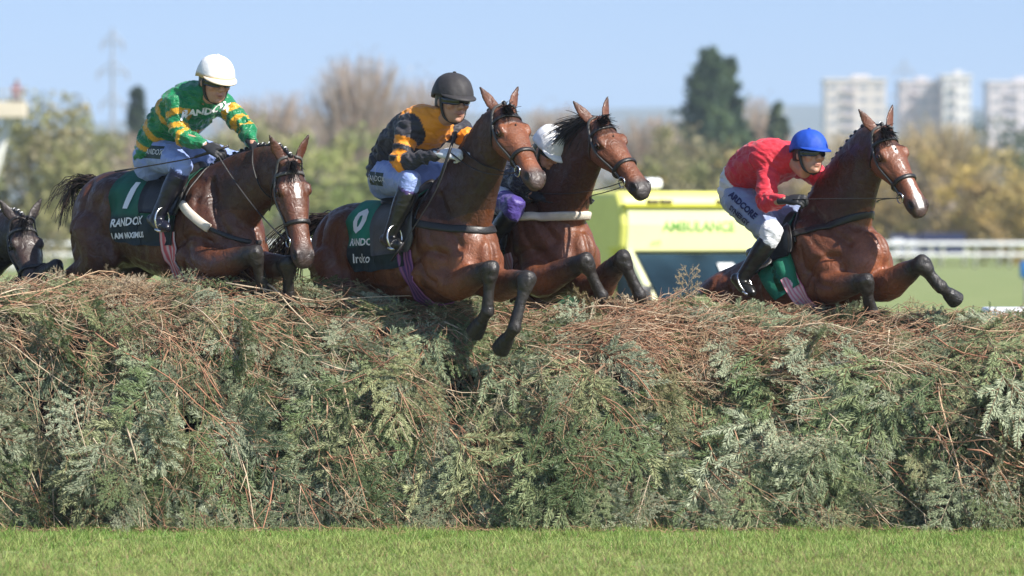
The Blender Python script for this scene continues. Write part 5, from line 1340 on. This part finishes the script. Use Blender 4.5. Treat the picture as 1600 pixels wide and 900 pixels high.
# ------------------------------------------------------------------ ambulance
def ambulance():
    a = R(27); y0 = 33.; c = W(1079, 357, y0); fw = np.array((math.sin(a), -math.cos(a), 0)); lf = np.array((math.cos(a), math.sin(a), 0)); up = np.array((0, 0, 1.)); gz0 = -.35
    Y = (.74, .72, .17); YL = (.74, .74, .36); o = np.array((c.x, y0, gz0)); ax = np.stack([fw, lf, up])
    Lp = lambda x, y, z: o+fw*x+lf*y+up*z
    root = thing('ambulance', 'bright yellow ambulance with an over cab body parked behind the fence', 'ambulance', Lp(-2, 0, 0)); rt = []
    def box(n, x, y, z, sz, col, bev=.04, par=None, mt='painted'): return MB().bbox(Lp(x, y, z), sz, bev, col, ax).build(n, M[mt], par or root, smooth=False)
    def prism(n, prof, hw, col, mt='painted', par=None, hw2=None):
        m = len(prof); V = [Lp(x, -(hw if hw2 is None else hw2[i]), z) for i, (x, z) in enumerate(prof)]+[Lp(x, (hw if hw2 is None else hw2[i]), z) for i, (x, z) in enumerate(prof)]
        F = [tuple(range(m))[::-1], tuple(range(m, 2*m))]+[(i, (i+1) % m, m+(i+1) % m, m+i) for i in range(m)]; return obj(n, V, F, M[mt], par or root, cols=np.tile(np.array(col), (2*m, 1)), smooth=False)
    body = prism('body', [(-4.6, .45), (-.25, .45), (-.25, 1.92), (.02, 1.95), (.06, 2.30), (.02, 2.52), (-.10, 2.74), (-4.6, 2.76)], 1.06, Y)
    bmb = bmesh.new(); bmb.from_mesh(body.data); bmesh.ops.bevel(bmb, geom=[e for e in bmb.edges if e.calc_face_angle(0) > .6], offset=.09, segments=3, affect='EDGES', profile=.5); bmb.to_mesh(body.data); bmb.free()
    prism('over_cab_panel', [(.04, 1.96), (.082, 2.30), (.062, 2.50), (.03, 2.50), (.03, 1.98)], .97, YL)
    prism('roof_ledge', [(.02, 2.52), (.12, 2.535), (.12, 2.565), (.0, 2.575)], 1.03, (.55, .53, .04), par=body)
    for yy in (-.62, -.42, .42, .62): box('marker_light', .10, yy, 2.60, (.08, .16, .06), (.12, .10, .03), .01)
    box('light_bar', -.3, -.45, 2.84, (.3, .26, .14), (.8, .82, .85), .05)
    # cab
    prism('cab', [(-.25, .45), (1.72, .45), (1.74, .86), (1.62, 1.0), (1.02, 1.14), (-.25, 1.14)], 1.0, Y)
    wp_ = [(.10, 1.90), (.16, 1.92), (1.00, 1.16), (.94, 1.14)]
    prism('windscreen', wp_, .9, (0, 0, 0), 'glass_dark')
    for sg in (-1, 1):
        V = []; 
        MB().tube([Lp(.08, sg*.97, 1.94), Lp(.95, sg*.99, 1.15)], .065, 8, (.75, .74, .45)).build('windscreen_pillar', M['painted'], root)
        V = [Lp(-.25, sg*.985, 1.14), Lp(.92, sg*.985, 1.14), Lp(.10, sg*.96, 1.90), Lp(-.25, sg*.96, 1.90)]; V += [v-lf*sg*.04 for v in V]
        obj('side_window', V, [(0, 1, 2, 3), (7, 6, 5, 4), (0, 1, 5, 4), (1, 2, 6, 5), (2, 3, 7, 6), (3, 0, 4, 7)], M['glass_dark'], root, smooth=False)
        MB().bbox(Lp(.95, sg*1.22, 1.35), (.12, .22, .34), .04, (.03, .03, .03), ax).build('mirror', M['painted'], root)
        MB().bbox(Lp(1.72, sg*.72, .80), (.12, .36, .22), .04, (.7, .7, .72), ax).build('headlight', M['painted'], root)
        for xx in (1.05, -3.4):
            wl = MB().tube([Lp(xx, sg*.80, .36), Lp(xx, sg*1.03, .36)], .36, 20, (.02, .02, .02)); wl_ = wl.build('wheel', M['painted'], root)
            MB().tube([Lp(xx, sg*1.00, .36), Lp(xx, sg*1.045, .36)], .2, 16, (.5, .5, .5)).build('rim', M['painted'], wl_)
        for k in range(6):   # green and yellow squares along the side
            box('side_square', -4.2+k*.72, sg*1.062, .95 if k % 2 else 1.3, (.70, .012, .34), (.05, .30, .09), .003)
    box('grille', 1.735, 0, .66, (.06, 1.1, .2), (.03, .03, .03), .02); box('bumper', 1.72, 0, .46, (.2, 1.9, .18), (.05, .05, .05), .04)
        # white sticker on the glass
    nrm = (fw*.67+up*.74); upv = up*.67-fw*.74; q0 = Lp(.40, .30, 1.71)+nrm*.02
    V = [q0+lf*x_+upv*z_ for x_, z_ in ((-.11, -.1), (.13, -.08), (.15, .1), (-.09, .1))]; V += [v+nrm*.006 for v in V]
    obj('sticker', V, [(0, 1, 2, 3), (7, 6, 5, 4)], M['white_print'], root, smooth=False)
    bv = BVHTree.FromPolygons([Vector(v) for v in [Lp(.062, -1, 1.95), Lp(.062, 1, 1.95), Lp(.075, 1, 2.52), Lp(.075, -1, 2.52)]], [(0, 1, 2, 3)])
    decal('AMBULANCE', .185, Lp(.1, .08, 2.27), lf, up, bv, 'lettering', M['green_print'], root, .012, bold=.004)
    decal('A75', .09, Lp(.1, -.55, 2.06), lf, up, bv, 'lettering', M['green_print'], root, .016)
    return Lp, fw, lf
AMB, AFW, ALF = ambulance()
# ------------------------------------------------------------------ riders and horses
def seat(H, **kw):
    L = H.L
    J = dict(pelvis=L(-.06, 0, 1.75), waist=L(.05, 0, 1.90), chest=L(.20, 0, 2.02), upper=L(.33, 0, 2.08), neck=L(.42, 0, 2.11), head=L(.54, 0, 2.17))
    for n, sd in (('R', -1), ('L', 1)):
        J.update({'sh'+n: L(.33, .19*sd, 2.05), 'el'+n: L(.42, .24*sd, 1.82), 'wr'+n: L(.60, .09*sd, 1.76), 'hip'+n: L(.02, .13*sd, 1.74),
                  'kn'+n: L(.45, .30*sd, 1.66), 'an'+n: L(.27, .37*sd, 1.29), 'to'+n: L(.41, .39*sd, 1.25)})
    for k, v in kw.items(): J[k] = W(*v) if len(v) == 3 else v
    return J
def two_tone(a, b): return lambda f, J: np.where(f.isp('x')[:, None], a, b)
GREEN = np.array((.005, .19, .065)); GOLD = np.array((.66, .33, .015)); ORANGE = np.array((.80, .27, .008)); BLK = np.array((.020, .018, .024)); RED = np.array((.60, .022, .040)); WHITE = np.array((.76, .76, .75))
def arm_bands(f, J, C, ivs, col, grow=1.16, base=None):
    for sd in ('R', 'L'):
        S_, E_, W_ = (np.array(J[k+sd]) for k in ('sh', 'el', 'wr')); best = np.full(len(f.P), 9.); tt = np.zeros(len(f.P))
        for a, b, t0, t1, r0, r1 in ((S_, E_, 0., .52, .088, .066), (E_, W_, .52, 1., .066, .042)):
            d = b-a; q = np.clip(((f.P-a) @ d)/(d @ d), 0, 1); rr = np.linalg.norm(f.P-(a+q[:, None]*d), axis=1)/(r0+(r1-r0)*q); m = rr < best; best[m] = rr[m]; tt[m] = (t0+(t1-t0)*q)[m]
        arm = best < grow
        if base is not None: C[arm & (tt > .03)] = base
        C[arm & band(tt, *ivs)] = col
        C[arm & (tt > .985)] = WHITE*.85 if base is None else base
    return C
def silk_gold(f, J):
    C = np.tile(GREEN, (len(f.P), 1)); t = f.tv
    C[f.isp('torso') & band(t, (.09, .155), (.29, .36), (.50, .56))] = GOLD
    C[f.isp('armR', 'armL') & (t > .05)] = GREEN
    return arm_bands(f, J, C, ((.16, .25), (.36, .45), (.55, .62)), GOLD)
def silk_orange(f, J):
    C = np.tile(BLK, (len(f.P), 1)); t = f.tv
    fw = np.array((J['neck']-J['waist']).normalized()); rel = f.P-np.array(J['upper'])
    rt = np.array((J['shR']-J['shL']).normalized()); frn = np.cross(fw, rt); 
    if frn[1] > 0: frn = -frn
    m = (f.isp('torso') & (t > .64)) | f.isp('collar'); C[m] = ORANGE
    for k_ in ('shR', 'shL'): C[np.linalg.norm(f.P-np.array(J[k_]), axis=1) < .118] = BLK
    C = arm_bands(f, J, C, ((.15, .26), (.34, .44), (.52, .61)), ORANGE, 1.12, BLK)
    return C
def silk_red(f, J):
    C = np.tile(RED, (len(f.P), 1)); m = f.isp('torso') & (f.tv < .28)
    rel = f.P-np.array(J['waist']); m &= (rel[:, 0] < -.06); C[m] = WHITE*.92; return C
def silk_plain(c): return lambda f, J: np.tile(np.array(c), (len(f.P), 1))
def breech(base, knee, kc, inner=None):
    def g(f, J):
        C = np.tile(np.array(base), (len(f.P), 1))
        for p in ('thighR', 'thighL'): C[f.isp(p) & (f.tv > knee)] = kc
        return C
    return g
SHADE_BLUE = (.25, .33, .62); NAVY = (.012, .014, .06)  # white-blue breeches with their blue shade painted in; navy knee patch

# --- the horse of the rider in green and gold
HL = make_horse('bay horse with a small white star, under the rider in green and gold', dict(
    yaw=-44, pitch=-2, scale=.98, withers=(338, 266, 1.35), headlen=1.08, poll=(456, 255, .72), nose=(479, 400, .55), face=(.40, -.85, .25), nk0=.65, nk1=.70,
    leg_r=((345, 415, .98), (398, 396, .70), (412, 452, .78), (402, 480, .92)), leg_l=((415, 420, .95), (450, 412, .70), (452, 468, .78), (442, 492, .92)),
    coat=(.135, .043, .018), blaze=((.21, .37, .016, .024),), tail_dir=(-.88, .25, -.12), tail_up=.05, tail_sag=.22, tail_n=80, tail_len=.31, cheek='grey_leather', browband='grey_leather', mane='plaits', headlight=1.05, blx=.004))
GSAD = (.010, .105, .065)
saddle_up(HL, dict(cloth=GSAD, band=(.010, .022, .026), band_at=72, drop=112, cx0=-.33, cx1=.36, girth=((.55, .12, .14), (.62, .55, .55), (.5, .08, .1)), fleece=(2, 6), bz=1.22, gx=.26, flap=50, bslope=.30))
# --- middle horse
HM = make_horse('bay horse leaping in front with dangling black forelegs, under the rider in orange', dict(
    yaw=-49, pitch=5, scale=.97, withers=(697, 291, .80), poll=(792, 172, .26), nose=(845, 280, -.12), face=(.42, -.80, .42), nk0=.75, nk1=.62,
    leg_r=((716, 444, .50), (766, 420, .16), (762, 486, .20), (744, 516, .32)), leg_l=((780, 446, .46), (823, 436, .10), (804, 512, .08), (784, 542, .22)),
    coat=(.20, .062, .022), tail_dir=(-.8, .5, -.6), cheek='grey_leather', nplait=13, headlight=1.25, neckshade=.40))
saddle_up(HM, dict(cloth=(.014, .20, .12), band=(.008, .022, .026), band_at=76, drop=114, cx0=-.31, cx1=.32, girth=((.10, .03, .16), (.28, .10, .22), (.05, .02, .10)), bz=1.36, flapmat='grey_leather', flap=74, gx=.28))
# --- horse with loose mane, behind the middle horse
HB = make_horse('bay horse with loose black mane and white sheepskin breast girth', dict(
    yaw=-50, pitch=14, scale=.98, withers=(838, 298, 1.75), poll=(940, 190, 1.10), nose=(1008, 290, .78), face=(.46, -.76, .40), nk0=.75, nk1=.65,
    leg_r=((846, 440, 1.25), (914, 408, .90), (940, 462, .95), (930, 492, 1.05)), leg_l=((930, 452, 1.25), (972, 404, .92), (1000, 462, .95), (1006, 490, 1.05)),
    coat=(.19, .062, .024), mane='loose', mane_dir=(-.75, .2, -.45), tail_dir=(-.5, .6, -.7), cheek='grey_leather', bridle='brown_leather', muzzle=1.0, headlight=1.1))
saddle_up(HB, dict(cloth=GSAD, girth=((.4, .3, .3), (.3, .1, .1)), fleece=(1, 16), bz=1.42, gx=.30))
# --- horse of the rider in red
HR = make_horse('bay horse with a white blaze and white nose, under the rider in red', dict(
    yaw=-42, pitch=28, scale=.97, withers=(1266, 326, 1.48), poll=(1383, 206, .98), nose=(1441, 318, .72), face=(.44, -.80, .30), nk0=.8, nk1=.65,
    leg_r=((1300, 450, 1.10), (1352, 440, .82), (1362, 486, .9), (1350, 506, 1.02)), leg_l=((1385, 446, 1.05), (1440, 412, .80), (1470, 448, .80), (1490, 466, .88)),
    coat=(.20, .060, .022), blaze=((.12, .30, .016, .013), (.26, .64, .005, .005), (.62, 1.0, .016, .030)), blx=-.002, tail_dir=(-.5, .5, -.7), cheek='grey_leather', headlight=1.15, nplait=17, neckshade=.5, muzzle=.85))
saddle_up(HR, dict(cloth=(.008, .16, .09), band=(.008, .15, .085), band_at=60, girth=((.5, .12, .2), (.6, .5, .5)), bz=1.42, gx=.24, drop=112, flap=46, cx0=.02))
# --- dark horse at the left edge
HD = make_horse('dark brown horse, only head and knee showing above the fence, at the left edge', dict(
    yaw=-55, pitch=8, scale=.97, withers=(-75, 372, 2.9), poll=(37, 347, 2.35), nose=(58, 452, 2.08), face=(.34, -.86, .35), nk0=.75, nk1=.55, ear=(.80, .25, .50),
    leg_r=((20, 470, 2.35), (70, 470, 2.0), (74, 520, 2.05), (66, 540, 2.15)), leg_l=((45, 450, 2.35), (86, 418, 2.05), (96, 480, 2.1), (88, 506, 2.2)),
    coat=(.042, .022, .015), neckshade=.7, browband='grey_leather', headlight=1.3, muzzle=.6, tail_dir=(-.5, .5, -.7), dorsal=.3))
saddle_up(HD, dict(cloth=GSAD, girth=((.4, .3, .3), (.3, .1, .1)), gx=.28))

GR = 'riders on the jumping horses'
# --- rider in green and gold
JL = make_person('rider in green and gold hooped silks with a white helmet, leaning forward', seat(HL,
    pelvis=(246, 246, 1.62), waist=(256, 212, 1.56), chest=(284, 178, 1.42), upper=(306, 158, 1.28), neck=(321, 146, 1.20), head=(336, 126, 1.10),
    shR=(276, 160, 1.20), shL=(349, 166, 1.42), elR=(281, 211, 1.12), wrR=(322, 228, 1.00), elL=(384, 200, 1.26), wrL=(395, 226, 1.10)),
    dict(look=(.42, -.82, -.24), headup=(.12, -.15, 1), silk=silk_gold, cap=(.80, .79, .78), capband=(.60, .42, .20), peak=(.75, .62, .48), capwr=.3, breech=breech(SHADE_BLUE, .80, NAVY), hs=1.11, handdir=(.7, -.3, -.4), wrinkle=1.3, boot=(.012, .012, .022)), GR)
# --- rider in black and orange
JM = make_person('rider in black and orange silks with a black helmet, on the middle horse', seat(HM,
    pelvis=(613, 274, 1.18), waist=(618, 244, 1.14), chest=(645, 213, .98), upper=(670, 194, .84), neck=(690, 182, .76), head=(707, 156, .66),
    shR=(639, 204, .76), shL=(718, 205, .98), elR=(622, 256, .70), wrR=(688, 240, .50), elL=(752, 236, .80), wrL=(730, 232, .56)),
    dict(look=(.45, -.84, -.12), headup=(.1, -.1, 1), silk=silk_orange, cap=(.035, .032, .033), breech=breech(SHADE_BLUE, .84, (.055, .03, .13)), hs=1.16, handdir=(.8, -.3, -.2), glove=(.62, .62, .64), seed=4, silkmat='silk_matt', skin=(.46, .24, .16)), GR)
# --- mostly hidden rider with a white cap
JB = make_person('nearly hidden rider with a white cap and purple breeches, between the two middle horses', seat(HB, head=(858, 231, 1.42), neck=(850, 262, 1.52), upper=(838, 275, 1.62), chest=(822, 285, 1.74),
    shR=(815, 280, 1.50), shL=(862, 280, 1.72), elR=(808, 312, 1.62), wrR=(832, 305, 1.52), elL=(858, 305, 1.85), wrL=(862, 310, 1.66), knR=(806, 325, 1.35), knL=(880, 330, 1.6)),
    dict(look=(.45, -.62, -.62), silk=silk_plain((.02, .02, .03)), cap=(.80, .79, .78), breech=breech((.62, .62, .66), .42, (.06, .035, .22)), seed=9), GR)
# --- rider in red
JR = make_person('rider in red silks with a blue cap and white breeches, on the rightmost horse', seat(HR,
    pelvis=(1162, 300, 1.72), waist=(1166, 278, 1.66), chest=(1190, 258, 1.54), upper=(1216, 248, 1.40), neck=(1238, 243, 1.30), head=(1264, 240, 1.18),
    shR=(1202, 258, 1.36), shL=(1264, 264, 1.58), elR=(1196, 318, 1.20), wrR=(1228, 313, 1.02), elL=(1288, 286, 1.46), wrL=(1284, 306, 1.50),
    hipR=(1160, 316, 1.58), knR=(1208, 366, 1.24), anR=(1156, 440, 1.34), toR=(1176, 458, 1.24)),
    dict(look=(.50, -.84, .0), headup=(.1, -.1, 1), silk=silk_red, cap=(.016, .07, .42), breech=breech((.25, .31, .48), .50, (.76, .76, .78)), hs=1.06, seed=2, silkmat='silk_matt', wrinkle=.8, handdir=(.9, -.2, .0)), GR)  # white breeches: shade painted into the blue-grey seat, knees left lit white

# --- reins
def hand(J, sd): return Vector(J.J['wr'+sd])+(Vector(J.J['wr'+sd])-Vector(J.J['el'+sd])).normalized()*.075
for H_, J_, sl in ((HL, JL, .05), (HM, JM, .07), (HB, JB, .03), (HR, JR, .0)): reins(H_, (hand(J_, 'R'), hand(J_, 'L')), sl)
# --- stirrups (part of the horse's tack)
for H_, J_ in ((HL, JL), (HM, JM), (HB, JB), (HR, JR)):
    for sd, sg in (('R', -1), ('L', 1)):
        A_, T_ = J_.J['an'+sd], J_.J['to'+sd]; c = A_.lerp(T_, .55); fd = (T_-A_).normalized(); sdv = H_.fy
        ir = MB(); ir.ring(c+H_.fz*.035, sdv*.06, H_.fz*.075, .007, 18, 6, (.7, .7, .7)); ir.box(c-H_.fz*.036, (.04, .10, .012), [fd, sdv, fd.cross(sdv)], (.6, .6, .6))
        st_ = ir.build('stirrup', M['steel'], H_.root)
        tp = tor(H_, .16, 30*sg, off=.05); md = tor(H_, .20, 70*sg, off=.055)
        MB().tube(catm([tp, md, c+H_.fz*.11], 5), .012, 8, flat=.35).build('stirrup_leather', M['black_leather'], H_.root)

# --- writing on the cloths and clothes
def clothtext(H, txt, size, x, z, off=.007, shear=0., bold=0., rot=0., name='lettering'):
    o = H.L(x, -.32, z); r = H.fx*math.cos(R(rot))+H.fz*math.sin(R(rot))
    return decal(txt, size, o, r, H.fz*math.cos(R(rot))-H.fx*math.sin(R(rot)), H.cloth_bvh, name, M['white_print'], H.cloth, off, shear, bold)
clothtext(HL, '1', .22, -.13, 1.44, bold=.012); clothtext(HL, 'RANDOX', .074, -.10, 1.27, shear=.15, bold=.002, rot=6); clothtext(HL, 'I AM MAXIMUS', .052, -.08, 1.18, bold=.002, rot=4)
clothtext(HM, '0', .20, -.17, 1.45, bold=.01); clothtext(HM, 'RANDOX', .064, -.10, 1.31, bold=.002, rot=-4); clothtext(HM, 'Iroko', .085, -.11, 1.20, bold=.001, rot=-4)
sx = JL.shax
decal('RANDOX', .064, W(319, 178, 1.16), (.93, -.05, -.13), (.1, -.4, .9), JL.jb, 'lettering', M['white_print'], JL.jo, .006, .1, .003)
patch(.19, .085, W(245, 238, 1.42), (.93, -.36, -.07), (0.05, 0, 1), JL.bb, 'dark_patch', M['dark_patch'], JL.bo); decal('RANDOX', .052, W(245, 238, 1.42), (.93, -.36, -.07), (.05, 0, 1), JL.bb, 'lettering', M['white_print'], JL.bo, .008)
patch(.17, .085, W(594, 280, 1.0), (.93, -.36, -.12), (.1, 0, 1), JM.bb, 'dark_patch', M['dark_patch'], JM.bo); decal('RANDOX', .050, W(594, 280, 1.0), (.93, -.36, -.12), (.1, 0, 1), JM.bb, 'lettering', M['white_print'], JM.bo, .008)
decal('RANDOX', .062, W(803, 298, 1.35), (.8, -.3, -.38), (.4, 0, 1), JB.bb, 'lettering', M['white_print'], JB.bo, .008)
decal('ARDCORE', .058, W(1163, 322, 1.45), (.72, -.25, -.62), (.62, -.1, .75), JR.bb, 'lettering', M['navy_print'], JR.bo, .006, 0, .003)
decal('SYNERGY', .046, W(1156, 338, 1.45), (.72, -.25, -.62), (.62, -.1, .75), JR.bb, 'lettering', M['navy_print'], JR.bo, .006, 0, .002)

# --- whips
def whip(label, pts, parent=None):
    P = catm(pts, 6); t = thing('whip', label, 'whip', P[0], 'riding whips')
    MB().tube(P, np.linspace(.006, .0035, len(P)), 6).build('shaft', M['black_leather'], t)
    a, b = Vector(P[0]), Vector(P[min(6, len(P)-1)]); MB().tube([a-(b-a)*.2, a+(b-a)*.9], .009, 8).build('handle', M['black_leather'], t)
    e, e2 = Vector(P[-3]), Vector(P[-1]); MB().tube([e, e2], .014, 8, flat=.4).build('flap', M['black_leather'], t)
whip('black whip held level across the rump by the rider in green and gold', [hand(JL, 'R')+Vector((.05, -.02, .01)), W(300, 247, 1.0), W(180, 268, 1.15)])
whip('long black whip pointing down beside the saddle of the middle horse', [hand(JM, 'R')+Vector((.02, -.02, .06)), W(680, 300, .40), W(612, 408, .52)])

# ------------------------------------------------------------------ ambulance crew and the camera operator
def seated(o, f, l, z):
    J = {}; u = Vector((0, 0, 1)); f = Vector(f); l = Vector(l); o = Vector(o); q = lambda a, b, c: o+f*a+l*b+u*c
    J.update(pelvis=q(-.05, 0, z), waist=q(-.10, 0, z+.18), chest=q(-.10, 0, z+.36), upper=q(-.08, 0, z+.48), neck=q(-.05, 0, z+.56), head=q(0, 0, z+.70))
    for n, s_ in (('R', -1), ('L', 1)): J.update({'sh'+n: q(-.06, .2*s_, z+.48), 'el'+n: q(.08, .25*s_, z+.25), 'wr'+n: q(.32, .16*s_, z+.28), 'hip'+n: q(0, .1*s_, z), 'kn'+n: q(.42, .14*s_, z+.08), 'an'+n: q(.5, .14*s_, z-.34), 'to'+n: q(.62, .14*s_, z-.36)})
    return J
def standing(o, f, l):
    J = seated(o, f, l, .95); u = Vector((0, 0, 1)); f = Vector(f); l = Vector(l); o = Vector(o)
    for n, s_ in (('R', -1), ('L', 1)): J.update({'hip'+n: o+l*.1*s_+u*.93, 'kn'+n: o+l*.11*s_+f*.02+u*.5, 'an'+n: o+l*.11*s_+u*.09, 'to'+n: o+l*.12*s_+f*.16+u*.05})
    return J
hv = lambda f, J: np.where(band(f.tv, (.45, .55))[:, None], np.array((.6, .6, .6)), np.array((.34, .62, .03)))
for sgn, lab in ((-1, 'blurred ambulance driver in a lime jacket behind the windscreen'), (1, 'blurred second crew member in a lime jacket behind the windscreen')):
    make_person(lab, seated(AMB(-.05, .42*sgn, 0), AFW, ALF, .82), dict(look=tuple(AFW), silk=hv, breech=breech((.02, .05, .03), 2, (0, 0, 0)), helmet=False, fine=False), 'ambulance crew', voxel=.014)
make_person('distant camera operator in a maroon jacket on the lift platform at the far left', standing((PLAT.x+.35, PLAT.y, PLAT.z-.45), (.6, -.8, 0), (.8, .6, 0)), dict(look=(.6, -.8, 0), silk=silk_plain((.16, .02, .03)), breech=breech((.02, .02, .03), 2, (0, 0, 0)), helmet=False, fine=False), voxel=.02)
for nm, H_, J_ in (('L', HL, JL), ('M', HM, JM), ('B', HB, JB), ('R', HR, JR)):
    print(nm, 'pelvis', [round(v) for v in proj(J_.J['pelvis'])], 'knR', [round(v) for v in proj(J_.J['knR'])], 'anR', [round(v) for v in proj(J_.J['anR'])], 'croup', [round(v) for v in proj(H_.L(-.45, 0, 1.61))], 'chest', [round(v) for v in proj(H_.L(.85, 0, 1.15))], [round(J_.J['pelvis'].y, 2)])
# ------------------------------------------------------------------ the air: pale spring haze
hz = bpy.data.materials.new('haze_air'); hz.use_nodes = True; t = hz.node_tree; t.nodes.clear()
pv = t.nodes.new('ShaderNodeVolumePrincipled'); pv.inputs['Color'].default_value = (.72, .86, 1., 1); pv.inputs['Density'].default_value = .00025; pv.inputs['Anisotropy'].default_value = 0
ou = t.nodes.new('ShaderNodeOutputMaterial'); t.links.new(pv.outputs[0], ou.inputs['Volume'])
hb = MB().box((0, 1980, 60), (11000, 4080, 140)).build('haze', hz, smooth=False, kind='stuff')
tag(hb, 'pale haze in the air over the course and the far hills', 'haze')
